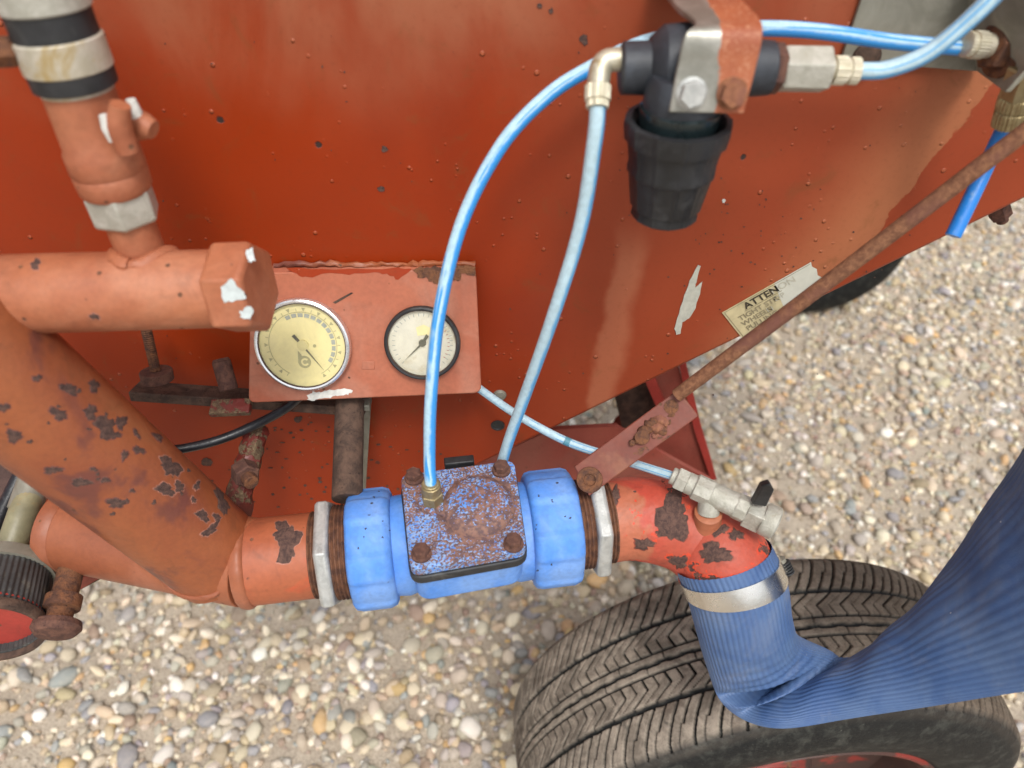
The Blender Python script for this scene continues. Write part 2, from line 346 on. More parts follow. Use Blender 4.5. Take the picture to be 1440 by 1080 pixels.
PINK1, PINK2 = (.41, .118, .05), (.33, .085, .038)
M = dict(
    pipe=painted('orange_pipe_paint', (.31, .092, .034), (.25, .066, .028), .42, .80, 30, fade=(.135, .042, .034), fade_t=(.5, .6), fade_s=15, lump=.0008, grime=.3),
    lower=painted('orange_lower_pipe_paint', (.34, .11, .05), (.28, .085, .04), .45, .80, 30, fade=(.38, .14, .08), lump=.0007, grime=.25, off=11),
    tee=painted('chalky_orange_paint', (.42, .148, .068), (.34, .105, .05), .5, .76, 26, fade=(.48, .2, .11), fade_t=(.45, .7), lump=.0008, grime=.3, off=3),
    panel=painted('faded_panel_paint', (.43, .135, .072), (.36, .10, .055), .5, .80, 40, fade=(.44, .19, .125), fade_t=(.45, .7), lump=.0002, grime=.22, off=5),
    lever=painted('worn_red_paint', (.21, .055, .032), (.15, .036, .024), .5, .6, 45, fade=(.24, .09, .05), fade_t=(.5, .64), off=2),
    elbow=painted('flaking_red_paint', (.50, .066, .04), (.40, .075, .042), .5, .61, 24, .012, fade=(.42, .145, .075), fade_t=(.5, .6), primer=(.56, .06, .025), lump=.0016, rustc=((.07, .036, .032), (.16, .07, .05)), off=4),
    straight=painted('scuffed_orange_paint', (.40, .115, .05), (.34, .09, .04), .5, .72, 28, .012, fade=(.55, .08, .03), fade_t=(.56, .66), lump=.0006, off=8),
    chassis=painted('red_chassis_paint', (.36, .085, .058), (.29, .06, .042), .5, .74, 20, fade=(.30, .10, .07), fade_s=8, off=1),
    redflange=painted('bright_red_paint', (.45, .055, .04), (.36, .04, .03), .5, .8, 30, off=6),
    lug=painted('lumpy_dark_red_paint', (.15, .02, .014), (.11, .03, .018), .45, .52, 60, lump=.002, rustc=((.10, .06, .035), (.2, .14, .08)), off=9),
    rust=rusty('brown_rust'), rustbolt=rusty('dry_rust_bolt', (.085, .042, .034), (.155, .075, .052), 160, lump=.0006),
    rustorange=rusty('orange_rust', (.22, .09, .045), (.36, .16, .08), 260, lump=.0006, c=(.22, .09, .065)),
    rod=rusty('brown_rod_rust', (.15, .065, .036), (.27, .125, .066), 300, lump=.0006, c=(.17, .07, .05)),
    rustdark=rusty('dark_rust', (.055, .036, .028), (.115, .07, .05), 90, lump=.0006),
    flake=rusty('rust_flake', (.06, .036, .032), (.135, .075, .058), 300, lump=.0005),
    thread=rusty('rusty_thread', (.075, .035, .024), (.17, .075, .04), 150, .7, .0004),
    darkmetal=plain('dark_ribbed_metal', (.06, .062, .062), .42, .3, .3, 60, dust=(.16, .15, .12)),
    zinc=metal('dull_zinc', (.40, .41, .40), (.55, .56, .54), .5, .55, 90, .0003, (.36, .33, .24), (.58, .72)),
    zincgrey=metal('grey_zinc_plate', (.2, .19, .15), (.29, .28, .23), .5, .2, 30, .0002, (.14, .11, .06), (.54, .72)),
    cast=metal('galvanised_casting', (.40, .39, .33), (.52, .51, .45), .55, .4, 120, .0006, (.30, .24, .15), (.58, .75)),
    nickel=metal('dirty_nickel', (.52, .48, .36), (.62, .58, .47), .42, .6, 100, .0002, (.38, .3, .17), (.56, .7)),
    brass=metal('tarnished_brass', (.34, .27, .14), (.44, .36, .20), .42, .75, 140, .0003, (.2, .13, .06), (.54, .7)),
    steel=metal('polished_steel', (.72, .70, .66), (.8, .79, .76), .2, 1, 40, .00005, (.62, .55, .45), (.6, .8)),
    chrome=metal('worn_chrome', (.74, .75, .77), (.82, .83, .84), .2, .9, 50, .0001),
    blue=painted('blue_valve_paint', (.085, .27, .74), (.075, .24, .69), .55, .88, 30, fade=(.21, .38, .74), fade_t=(.38, .66), lump=.0005, grime=.25, rustc=((.03, .035, .05), (.05, .05, .06))),
    black=plain('black_rubber', (.02, .021, .023), .55, 0, .4, 60, dust=(.08, .08, .075)),
    plastic=plain('black_moulded_plastic', (.012, .013, .015), .45, 0, .4, 50, .0003, dust=(.06, .062, .065), dt=(.52, .78)),
    bluegrey=plain('dark_navy_body', (.028, .033, .042), .55, 0, .35, 60, dust=(.10, .11, .09), dt=(.6, .8)),
    glassbowl=plain('dark_sight_bowl', (.012, .02, .022), .15),
    cream=plain('yellowed_dial', (.86, .77, .40), .4, 0, .05, 60, 0), ivory=plain('ivory_dial', (.74, .71, .60), .4, 0, .08, 60, 0, (.55, .47, .3), (.5, .7)),
    dialmark=plain('faded_dial_print', (.42, .39, .21), .6, 0, .1), dialgrey=plain('grey_dial_print', (.36, .39, .37), .6, 0, .1), dialdark=plain('needle_grey', (.085, .08, .055), .5),
    dialred=plain('faded_red_print', (.4, .12, .09), .6), hubcream=plain('cream_hub', (.72, .64, .32), .45, 0, .02),
    beige=metal('beige_clamp_band', (.42, .38, .29), (.56, .52, .44), .55, .3, 60, .0003, (.4, .3, .14), (.52, .66)),
    white=plain('white_scrape', (.62, .62, .58), .6, 0, .15, 150), pale=plain('pale_blue_primer', (.52, .58, .58), .6, 0, .15, 150),
    mint=plain('grey_green_scrape', (.46, .46, .39), .65, 0, .12, 150),
    cable=plain('black_cable', (.014, .016, .02), .35, 0, .3, 90, dust=(.05, .05, .055)),
    olive=plain('olive_hose', (.24, .225, .135), .45, 0, .25, 45, dust=(.32, .22, .08)),
    brownplate=rusty('brown_plate', (.06, .035, .03), (.11, .062, .052), 40, .8, .0004),
    paper=plain('aged_sticker', (.50, .43, .25), .55, 0, .22, 55, .0001), paperpale=plain('bleached_sticker', (.56, .56, .48), .55, 0, .06, 80, .0001),
    ink=plain('black_ink', (.05, .04, .025), .6), inkpale=plain('faded_ink', (.27, .23, .14), .6, 0, .1), inkghost=plain('ghost_ink', (.45, .43, .34), .6, 0, .05),
    tubeA=tube_mat('scuffed_blue_nylon'), tubeB=tube_mat('bleached_blue_nylon', (.10, .34, .62), (.45, .62, .70), (.28, .44)),
    tubeE=tube_mat('bright_blue_nylon', (.015, .19, .60), (.36, .52, .62), (.62, .74)), teal=plain('teal_tube', (.10, .28, .36), .4, 0, .2),
    tyre=tyre_mat(), hose=hose_mat(),
    rim=painted('rusty_red_rim', (.085, .038, .03), (.06, .034, .028), .6, .62, 30, fade=(.30, .035, .025), fade_t=(.54, .6), fade_s=9, off=7),
)
gl = NT('clouded_gauge_glass')
def _n(t): return gl.t.nodes.new(t)
tr, df, gs_, m1, m2, fr_ = _n('ShaderNodeBsdfTransparent'), _n('ShaderNodeBsdfDiffuse'), _n('ShaderNodeBsdfGlossy'), _n('ShaderNodeMixShader'), _n('ShaderNodeMixShader'), _n('ShaderNodeFresnel')
df.inputs[0].default_value = (.74, .70, .48, 1); gs_.inputs['Roughness'].default_value = .12; fr_.inputs[0].default_value = 1.4
gl.put(m1.inputs[0], gl.math('MULTIPLY_ADD', gl.step(gl.noise(45, 4, .65, .5), .35, .7),   .12, .03)); gl.t.links.new(tr.outputs[0], m1.inputs[1]); gl.t.links.new(df.outputs[0], m1.inputs[2])
gl.t.links.new(fr_.outputs[0], m2.inputs[0]); gl.t.links.new(m1.outputs[0], m2.inputs[1]); gl.t.links.new(gs_.outputs[0], m2.inputs[2])
gl.t.nodes.remove(gl.b); gl.t.links.new(m2.outputs[0], gl.o.inputs[0]); M['glass'] = gl.m

# ------------------------------------------------------------------ ground
def ground_mat():
    s = NT('sandy_gravel_ground')
    v = s.xyz(s.voro(55, out='Color')); d = s.voro(55)
    sand = s.mix(s.step(s.noise(9, 5, .65, .4), .35, .66), (.44, .375, .295), (.54, .465, .365))
    sand = s.mix(s.step(s.noise(300, 3, .7), .42, .68), sand, (.27, .225, .18))
    st = s.mix(v[0], (.28, .25, .21), (.62, .55, .43)); st = s.mix(s.step(v[1], .7, .75), st, (.26, .26, .27)); st = s.mix(s.step(v[2], .86, .9), st, (.44, .25, .1))
    far = s.math('MULTIPLY', s.step(d, .5, .36), s.step(v[1], .12, .16))
    dd = s.t.nodes.new('ShaderNodeVectorMath'); dd.operation = 'LENGTH'; s.t.links.new(s.tc, dd.inputs[0])
    far = s.math('MULTIPLY', far, s.step(dd.outputs['Value'], 2.6, 3.6))
    return s.done(s.mix(far, sand, st), .95, 0, s.bump(s.math('ADD', s.noise(120, 4, .7), s.math('MULTIPLY', far, 1)), .004), .2)
gx = np.unique(np.concatenate([[-60, -20, -8, -4, -2.5], np.linspace(-1.6, 2.6, 85), [3.5, 5, 9, 20, 60]]))
gy = np.unique(np.concatenate([[-60, -20, -6, -2], np.linspace(-.8, 3.6, 89), [4.5, 6, 10, 25, 60]]))
XX, YY = np.meshgrid(gx, gy)
def gz(x, y): return .006 * np.sin(x * 5.1 + 1) * np.sin(y * 4.3) + .004 * np.sin(x * 11 + y * 7) - .006
GV = np.stack([XX, YY, np.where((abs(XX) < 4) & (abs(YY) < 4), gz(XX, YY), -.006)], -1).reshape(-1, 3)
nx = len(gx); GF = [(j * nx + i, j * nx + i + 1, (j + 1) * nx + i + 1, (j + 1) * nx + i) for j in range(len(gy) - 1) for i in range(nx - 1)]
ground = bpy.data.objects.new('ground', mesh('ground', (GV, GF), 0)); C.objects.link(ground); ground.data.materials.append(ground_mat()); ground['kind'] = 'structure'

def ico(sub):
    import bmesh
    b = bmesh.new(); bmesh.ops.create_icosphere(b, subdivisions=sub, radius=1); b.verts.ensure_lookup_table()
    v = np.array([q.co[:] for q in b.verts]); f = np.array([[q.index for q in t.verts] for t in b.faces]); b.free(); return v, f
PAL = np.array([(.45, .36, .25), (.55, .48, .36), (.62, .57, .47), (.34, .32, .29), (.24, .25, .27), (.5, .33, .15), (.28, .21, .16), (.66, .64, .6), (.42, .37, .31), (.38, .29, .22)]) * np.array([1.2, 1.17, 1.12]); PAL = PAL * .86 + np.array([.50, .435, .34]) * .14
PW = np.array([.17, .16, .10, .15, .11, .045, .07, .06, .12, .05]); PW = PW / PW.sum()
def stone_mat():
    s = NT('pebble_stone'); a = s.attr('stone_colour', 'Color')
    g = s.noise(90, 4, .65, .4); col = s.mix(s.math('MULTIPLY', s.step(g, .4, .7), .4), a, s.mix(.5, a, (.62, .55, .43)))
    col = s.mix(s.math('MULTIPLY', s.step(s.noise(500, 3, .7), .5, .7), .35), col, s.mix(.6, a, (.14, .11, .09)))
    return s.done(col, .8, 0, s.bump(s.noise(260, 3, .6), .0006), .3)
SM = stone_mat()
def rot_batch(n):
    q = rng.normal(size=(n, 4)); q /= np.linalg.norm(q, axis=1, keepdims=True); a, b, c, d = q.T
    return np.stack([np.stack([1 - 2 * (c * c + d * d), 2 * (b * c - a * d), 2 * (b * d + a * c)], -1),
                     np.stack([2 * (b * c + a * d), 1 - 2 * (b * b + d * d), 2 * (c * d - a * b)], -1),
                     np.stack([2 * (b * d - a * c), 2 * (c * d + a * b), 1 - 2 * (b * b + c * c)], -1)], 1)
N = 86000
sx = rng.uniform(-1.3, 2.2, N); sy = rng.uniform(-.25, 2.95, N)
big = np.sin(sx * 3.1 + 2) * np.sin(sy * 2.3 + .5)
sr = np.clip(rng.lognormal(math.log(.0064), .44, N), .0028, .018)
keep = rng.uniform(size=N) < (.93 + .07 * big)
sx, sy, sr = sx[keep], sy[keep], sr[keep]; N = len(sx)
pp = np.stack([sx, sy, np.zeros(N)], 1); dd = pp - EYE
dep = dd[:, 1] * cT - dd[:, 2] * sT; ppx = 720 + F * dd[:, 0] / dep; ppy = 540 - F * (dd[:, 1] * sT + dd[:, 2] * cT) / dep
inview = (ppx > -20) & (ppx < 1460) & (ppy > 250) & (ppy < 1100)
clear = inview & (ppy > 860) & (ppx < 720) | inview & (ppx > 1010) & (ppy > 300) & (ppy < 780)
size = np.where(clear, sr / dep, 0); order = np.argsort(-size); single = np.zeros(N, bool); single[order[:280]] = True
scol = PAL[rng.choice(len(PAL), N, p=PW)] * rng.uniform(.78, 1.15, (N, 1)); scol = np.clip(scol + rng.normal(size=(N, 3)) * .012, .03, .82)
def gravel(idx, sub):
    n = len(idx); v, f = ico(sub); k = len(v)
    jit = 1 + rng.normal(size=(n, k, 1)) * (.17 if sub < 2 else .075)
    sc = np.stack([rng.uniform(.75, 1.4, n), rng.uniform(.65, 1.05, n), rng.uniform(.5, .85, n)], 1)
    V = v[None] * jit * sc[:, None] * sr[idx, None, None]
    Rm = rot_batch(n); tilt = np.einsum('nij,nkj->nki', Rm, V); tilt[..., 2] *= .75
    cz = gz(sx[idx], sy[idx]) + sr[idx] * rng.uniform(.05, .5, n)
    V = tilt + np.stack([sx[idx], sy[idx], cz], 1)[:, None]
    Fx = f[None] + (np.arange(n) * k)[:, None, None]
    return V.reshape(-1, 3), Fx.reshape(-1, 3), np.repeat(scol[idx], k, 0)
def fast_mesh(name, V, Fx, attrs):
    m = bpy.data.meshes.new(name); m.vertices.add(len(V)); m.vertices.foreach_set('co', V.ravel().astype(np.float32))
    k = Fx.shape[1]; m.loops.add(Fx.size); m.loops.foreach_set('vertex_index', Fx.ravel().astype(np.int32))
    m.polygons.add(len(Fx)); m.polygons.foreach_set('loop_start', (np.arange(len(Fx)) * k).astype(np.int32))
    m.update(calc_edges=True); m.validate()
    for nme, (typ, dat) in attrs.items():
        a = m.attributes.new(nme, typ, 'POINT')
        if typ == 'FLOAT_COLOR': a.data.foreach_set('color', np.hstack([dat, np.ones((len(dat), 1))]).ravel().astype(np.float32))
        else: a.data.foreach_set('value', np.asarray(dat).ravel().astype(np.float32))
    m.shade_smooth(); return m
rest = np.where(~single)[0]
near = rest[(dep[rest] < 1.35) & inview[rest] & (sr[rest] > .006)]
far_ = np.setdiff1d(rest, near)
g1, g2 = gravel(near, 2), gravel(far_, 1)
gm = fast_mesh('gravel', np.vstack([g1[0], g2[0]]), np.vstack([g1[1], g2[1] + len(g1[0])]), {'stone_colour': ('FLOAT_COLOR', np.vstack([g1[2], g2[2]]))})
go = bpy.data.objects.new('gravel', gm); C.objects.link(go); gm.materials.append(SM)
tag(go, 'loose mixed gravel of tan, grey and cream stones covering the ground', 'gravel', kind='stuff')
for i in np.where(single)[0]:
    v, f, c = gravel(np.array([i]), 2); o_ = np.array([sx[i], sy[i], 0.])
    m = fast_mesh('pebble', v - o_, f, {'stone_colour': ('FLOAT_COLOR', c)}); m.materials.append(SM)
    o = bpy.data.objects.new('pebble', m); C.objects.link(o); o.parent = ground; o.location = tuple(o_)

# ------------------------------------------------------------------ wheels
def make_tyre(name, Cc, phi, Rr, W, fine, parent):
    ax = np.array([math.sin(phi), math.cos(phi), 0.]); e1 = np.array([math.cos(phi), -math.sin(phi), 0.]); e2 = np.array([0, 0, 1.])
    side = [(.004, -.098), (-.002, -.094), (-.008, -.082), (-.0125, -.062), (-.0135, -.045), (-.011, -.028), (-.0075, -.016), (-.004, -.009), (-.0015, -.004)]
    ns = 130 if fine else 24; nth = 1800 if fine else 160
    sv = np.linspace(0, 1, ns)
    crown = .0055 * (1 - (2 * sv - 1) ** 4) - .003 * np.clip((.03 - sv) / .03, 0, 1) - .003 * np.clip((sv - .97) / .03, 0, 1)
    off = np.concatenate([[a for a, b in side], sv * W, [W - a for a, b in side[::-1]]])
    rad = np.concatenate([[Rr + b for a, b in side], Rr + crown, [Rr + b for a, b in side[::-1]]])
    th = np.arange(nth) * 2 * math.pi / nth
    T, Sx = np.meshgrid(th, sv, indexing='ij'); H = np.ones_like(T); k = 70 / (2 * math.pi)
    rg = np.random.default_rng(5)
    if fine:
        u = T * k
        def fr(x): return np.abs((x + .5) % 1 - .5)
        def cut(mask, dist_, wd, depth):        # smooth slot
            g = np.clip((wd - dist_) / (.3 * wd) + .5, 0, 1); H[:] = np.minimum(H, np.where(mask, 1 - depth * g, 1))
        for a, wd, dp in ((.258, .015, 1), (.437, .007, .9), (.5, .012, 1), (.563, .007, .9), (.742, .015, 1)):
            cut(np.ones_like(H, bool), np.abs(Sx - a - .002 * np.sin(u * 6.28)), wd, dp)
        for lo, hi, sg in ((-.1, .245, 1), (.755, 1.1, -1)):
            m = (Sx > lo) & (Sx < hi); q = (Sx if sg > 0 else 1 - Sx) / .245
            sh = .55 * q + .35 * q * q
            cut(m, fr(u + sh * sg), .055, 1)
            m2 = m & (q > .45); cut(m2, fr(u + .5 + sh * sg), .045, .9)
            m3 = m & (q < .5); cut(m3, fr(u + .5 + (sh - .1) * sg), .03, .5)
        for lo, hi, sg in ((.275, .43, 1), (.57, .725, -1)):
            m = (Sx > lo) & (Sx < hi); q = (Sx - lo) / (hi - lo); q = q if sg > 0 else 1 - q
            sh = np.where(q < .55, q * 1.5, .825 - (q - .55) * .35)
            cut(m, fr(u * 1 + sh * sg), .046, 1)
            cut(m & (q < .6), fr(u + .5 + sh * sg), .018, .5); cut(m & (q > .55), fr(u + .5 + sh * sg), .03, .8)
        for lo, hi, ph in ((.445, .486, 0), (.514, .555, .4)):
            m = (Sx > lo) & (Sx < hi); cut(m, fr(u * .5 + ph), .016, .5)
    Rg = np.tile(rad, (nth, 1)); i0 = len(side)
    Rg[:, i0:i0 + ns] -= (1 - H) * .0052
    wear_ = np.interp(th, np.linspace(0, 2 * math.pi, 60), rg.uniform(.0, 1, 60)); Rg[:, i0:i0 + ns] -= (.0006 * wear_[:, None] + .0005 * rg.uniform(size=(nth, ns))) * (H > .9)
    dust = np.zeros_like(Rg); dust[:, i0:i0 + ns] = np.clip(H * 1.3 - .3, 0, 1)
    dust[:, i0 - 2:i0] = .15; dust[:, i0 + ns:i0 + ns + 2] = .35; dust[:, i0:i0 + 5] *= np.linspace(.35, 1, 5)
    V = Cc + off[None, :, None] * ax + Rg[..., None] * (np.cos(th)[:, None, None] * e1 + np.sin(th)[:, None, None] * e2)
    nc = len(off); I = np.arange(nth)[:, None]; J = np.arange(nc - 1)[None]
    a = I * nc + J; b = ((I + 1) % nth) * nc + J
    Q = np.stack([a, b, b + 1, a + 1], -1).reshape(-1, 4)
    org = Cc + ax * W / 2
    m = fast_mesh(name, (V - org).reshape(-1, 3), Q, {'dust': ('FLOAT', dust)}); m.materials.append(M['tyre'])
    o = bpy.data.objects.new('tyre', m); C.objects.link(o); o.parent = parent; o.location = tuple(org - wloc(parent)); return ax, e1, e2
trailer = thing('trailer', 'red painted two-wheeled trailer frame carrying the orange tank', 'trailer', (.2, .8, 0))
def make_wheel(label, Cc, phi, Rr, W, fine):
    ax = np.array([math.sin(phi), math.cos(phi), 0.])
    t = bpy.data.objects.new('wheel', None); C.objects.link(t); t.empty_display_size = .02; t.parent = trailer
    t.location = tuple(np.array([Cc[0] + ax[0] * W / 2, Cc[1] + ax[1] * W / 2, 0]) - wloc(trailer)); t['label'] = label
    make_tyre('tyre', Cc, phi, Rr, W, fine, t)
    rr = Rr - .095
    pr = [(-.004, rr - .004), (-.006, rr + .002), (-.002, rr + .004), (.004, rr - .006), (.014, rr - .012), (.05, rr - .02), (.056, rr - .05), (.05, .07), (.03, .06), (.028, 0)]
    part('rim', lathe(Cc, Cc + ax, pr, 72, caps=(0, 1)), M['rim'], t)
    part('hub', lathe(Cc + ax * -.03, Cc + ax, [(0, 0), (.001, .024), (.006, .03), (.058, .032)], 32), M['redflange'], t)
    x, y, z = frame(ax)
    for i in range(4):
        q = Cc + ax * .03 + .05 * (math.cos(i * 1.57 + .5) * x + math.sin(i * 1.57 + .5) * y)
        part('wheel_nut', hexn(q, q - ax * .018, .0105), M['rustbolt'], t)
WPHI = -.111
make_wheel('near wheel with dusty worn zigzag tread under the blue hose', np.array([.299, .288, .28]), WPHI, .28, .16, True)
make_wheel('dark wheel showing behind the far edge of the orange tank', np.array([.73, 1.61, .25]), .25, .25, .15, False)

# ------------------------------------------------------------------ tank
ya = WALL_Y
E1, E0 = PY(1440, 282, ya), PY(700, 642, ya); slope = (E1[2] - E0[2]) / (E1[0] - E0[0])
BZ, TZ = .605, 1.5
def ex(z): return E0[0] + (z - E0[2]) / slope
xr = ex(BZ); xc = xr - .17; zs = 1.2
prof = [(xc - (ex(zs) - xc), TZ), (xc - (ex(zs) - xc), zs), (xc - (xr - xc), BZ), (xr, BZ), (ex(zs), zs), (ex(zs), TZ)]
tank_org = np.array([xc, ya + .3, BZ])
# reference lines for the stains and the painted sheen (in the shell's own coordinates)
PV = np.array([[x, ya, z] for x, z in prof]); shell_org = np.array([(PV[:, 0].min() + PV[:, 0].max()) / 2, ya + .3, (PV[:, 2].min() + PV[:, 2].max()) / 2])
def loc(px, py): return PY(px, py, ya) - shell_org
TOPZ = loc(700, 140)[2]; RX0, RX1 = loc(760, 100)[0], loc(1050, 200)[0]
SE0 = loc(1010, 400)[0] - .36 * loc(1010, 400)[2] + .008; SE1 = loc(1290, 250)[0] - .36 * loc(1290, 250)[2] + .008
R20 = loc(832, 500)[0] - .06 * loc(832, 500)[2] + .01; R21 = loc(880, 450)[0] - .06 * loc(880, 450)[2] + .008; R2T = loc(860, 330)[2]
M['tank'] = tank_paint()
tank = thing('hopper_tank', 'large orange painted steel hopper tank with sloping lower edge', 'tank', tank_org)
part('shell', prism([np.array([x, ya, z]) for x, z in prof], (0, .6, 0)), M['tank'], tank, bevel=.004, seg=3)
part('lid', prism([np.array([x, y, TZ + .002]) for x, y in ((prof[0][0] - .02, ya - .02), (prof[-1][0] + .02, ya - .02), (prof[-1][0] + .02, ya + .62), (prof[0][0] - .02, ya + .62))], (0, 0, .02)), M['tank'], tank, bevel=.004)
b0 = PY(1404, 292, ya + .03); nb = unit(np.array([slope, 0, -1]))
part('bolt', join(hexn(b0 - nb * .004, b0 + nb * .009, .0075), cyl(b0 - nb * .004, b0 + nb * .014, .004, 16)), M['rustbolt'], tank)
h0 = PY(700, 598, ya)
part('stud', lathe(PY(703, 555, ya) + [0, .002, 0], PY(703, 555, ya) - [0, .01, 0], [(0, .0055), (.003, .0055), (.0045, .0045), (.0055, 0)], 20), M['zincgrey'], tank)
part('drain_hole', lathe(h0 + [0, .001, 0], h0 - [0, .01, 0], [(0, .0062), (.0018, .006), (.0018, .0046), (.0012, .0042), (.0012, 0)], 24), M['black'], tank)
def ragged(pix, amp=1.2, k=4):
    out = []; n = len(pix)
    for i in range(n):
        (x0, y0), (x1, y1) = pix[i], pix[(i + 1) % n]
        for j in range(k):
            t = j / k; out.append((x0 + (x1 - x0) * t + random.uniform(-amp, amp) * .8, y0 + (y1 - y0) * t + random.uniform(-amp, amp) * .8))
    return out
def decal(pix, y, m, name, parent, th=.0004, label=None):
    return part(name, prism([PY(px, py, y) for px, py in ragged(pix, .9, 3)], (0, -th, 0)), m, parent, label)
decal([(951, 471), (949, 462), (955, 440), (962, 415), (970, 395), (981, 373), (985, 374), (979, 396), (977, 405), (985, 398), (987, 396), (984, 412), (978, 432), (970, 447), (960, 453), (957, 468)], ya - .0003, M['mint'], 'paint_scrape', tank)
decal([(1056, 407), (1062, 399), (1070, 396), (1072, 401), (1064, 410)], ya - .0003, M['rustdark'], 'rust_spot', tank) if False else None
for (px, py, sz) in ((820, 55, 8), (758, 8, 4), (540, 210, 5), (536, 265, 5), (775, 15, 4), (420, 590, 6), (1018, 282, 3), (290, 650, 9)):
    pts = []
    for k in range(9):
        a = k * 2 * math.pi / 9; r = sz * random.uniform(.55, 1.15); pts.append((px + r * math.cos(a), py + r * 1.05 * math.sin(a)))
    decal(pts, ya - .0002, M['flake'] if sz != 3 else M['white'], 'paint_chip', tank, .0003)
sp_ = []
def speck(px, py, a, b):
    k = [(px + a * math.cos(t) * random.uniform(.6, 1.1), py + b * math.sin(t) * random.uniform(.6, 1.1)) for t in np.arange(6) * math.pi / 3]
    sp_.append(prism([PY(x_, y_, ya - .0002) for x_, y_ in k], (0, -.0002, 0)))
for i in range(95):
    cx_, cy_ = random.choice(((420, 640), (440, 690), (520, 640), (400, 600), (560, 690), (300, 690)))
    speck(random.gauss(cx_, 45), random.gauss(cy_, 24), random.uniform(1.5, 4.5), random.uniform(1, 2.2))
for i in range(70): speck(random.uniform(200, 1300), random.uniform(20, 560), random.uniform(.7, 1.8), random.uniform(.7, 1.8))
for i in range(40): speck(random.gauss(1060, 50), random.gauss(340, 45), random.uniform(.7, 2), random.uniform(.7, 1.6))
part('rust_specks', join(*sp_), M['flake'], tank, kind='stuff')
# sticker
q0, q1 = PY(1015, 439, ya), PY(1140, 368, ya); q2 = PY(1041, 476, ya)
sx_ = unit(q1 - q0); sn = np.array([0, -1., 0]); sy_ = np.cross(sn, sx_); sy_ = sy_ if sy_ @ (q0 - q2) > 0 else -sy_
sw = dist(q0, q1); sh = sw * .46
def spt(a, b, o=0.): return q0 + sx_ * (a * sw) - sy_ * (b * sh) + sn * o
st = part('sticker', prism([spt(0, 0, .0004), spt(.62, 0, .0004), spt(.55, 1, .0004), spt(0, 1, .0004)], sn * .0004), M['paper'], tank)
part('bleached_end', prism([spt(.6, 0, .0005), spt(1, .0, .0005), spt(.985, .12, .0005), spt(1.01, .25, .0005), spt(.985, .42, .0005), spt(1.02, .6, .0005), spt(1.0, .98, .0005), spt(.52, 1, .0005)], sn * .0004), M['paperpale'], st)
for a, b, c, d in ((.015, .985, .02, .032), (.2, .62, .285*dist(q0,q2)/sh, .30*dist(q0,q2)/sh)):
    part('printed_line', prism([spt(a, c, .001), spt(b, c, .001), spt(b, d, .001), spt(a, d, .001)], sn * .0001), M['inkpale'], st)
part('printed_line', prism([spt(.018, .05, .001), spt(.026, .05, .001), spt(.026, .97, .001), spt(.018, .97, .001)], sn * .0001), M['inkpale'], st)
def text(body, pos, xdir, ydir, size, m, parent, bold=0):
    c = bpy.data.curves.new('lettering', 'FONT'); c.body = body; c.size = size; c.offset = bold; c.extrude = .00003
    tmp = bpy.data.objects.new('lettering', c); C.objects.link(tmp); bpy.context.view_layer.update()
    me = bpy.data.meshes.new_from_object(tmp.evaluated_get(bpy.context.evaluated_depsgraph_get())); bpy.data.objects.remove(tmp)
    me.materials.clear(); me.materials.append(m); o = bpy.data.objects.new('lettering', me); C.objects.link(o); o['kind'] = 'stuff'
    x, y = unit(xdir), unit(ydir); z = np.cross(x, y)
    mw = Matrix(((x[0], y[0], z[0], pos[0]), (x[1], y[1], z[1], pos[1]), (x[2], y[2], z[2], pos[2]), (0, 0, 0, 1)))
    o.parent = parent; o.matrix_basis = Matrix.Translation(-Vector(wloc(parent))) @ mw; return o
ed = dist(q0, q2)
def spe(a, b): return q0 + sx_ * (a * sw) - sy_ * (b * ed) + sn * .0012
text('ATTEN', spe(.22, .255), sx_, sy_, ed * .27, M['ink'], st, .00022)
text('TION', spe(.505, .255), sx_, sy_, ed * .26, M['inkghost'], st)
for a_, b_, x0_, x1_, yy in (('TIGHT STR', 'OPS', .10, .50, .485), ('WHEELS', ' NUTS', .09, .36, .675), ('PULLING', '', .10, .4, .865)):
    text(a_, spe(x0_, yy), sx_, sy_, ed * .205, M['inkpale'], st, .00012)
    if b_ == 'OPS': text('OP', spe(x1_, yy), sx_, sy_, ed * .205, M['inkghost'], st)
    elif b_: text('N', spe(x1_ + .02, yy), sx_, sy_, ed * .205, M['inkghost'], st)

# chassis behind the tank
ch = trailer
def plate(name, pix, y, vec, m, par=ch, bev=0, lab=None):
    return part(name, prism([PY(px, py, y) for px, py in pix], vec), m, par, lab, bevel=bev)
plate('gusset_plate', [(905, 520), (952, 505), (966, 560), (984, 610), (1004, 674), (1000, 678), (880, 640), (935, 590)], .64, (0, .006, 0), M['chassis'])
plate('post', [(862, 548), (912, 515), (940, 600), (884, 640)], .66, (0, .04, 0), M['rustdark'], lab='dark inner face of the post')
plate('post_flange', [(900, 520), (914, 515), (945, 592), (936, 602)], .63, (0, .02, 0), M['redflange'])
plate('gusset_edge', [(952, 500), (962, 498), (986, 600), (1008, 674), (1000, 676), (976, 604)], .634, (0, .03, 0), M['redflange'])
plate('cross_member', [(640, 665), (778, 604), (866, 600), (935, 640), (1000, 676), (975, 690), (860, 720), (600, 735)], .60, (0, .006, 0), M['chassis'])
xa = PZ(1050, 900, .26)
part('axle', cyl(np.array([.299, .40, .28]) + np.array([-.0, 0, 0]), np.array([.19, 1.35, .28]), .022, 24), M['rustdark'], ch)
pa, pb = PY(880, 600, .67), np.array([.22, .7, .28])
part('leg', tube([pa, [pa[0] + .02, .72, .5], [.24, .72, .29]], .018, 12), M['chassis'], ch)

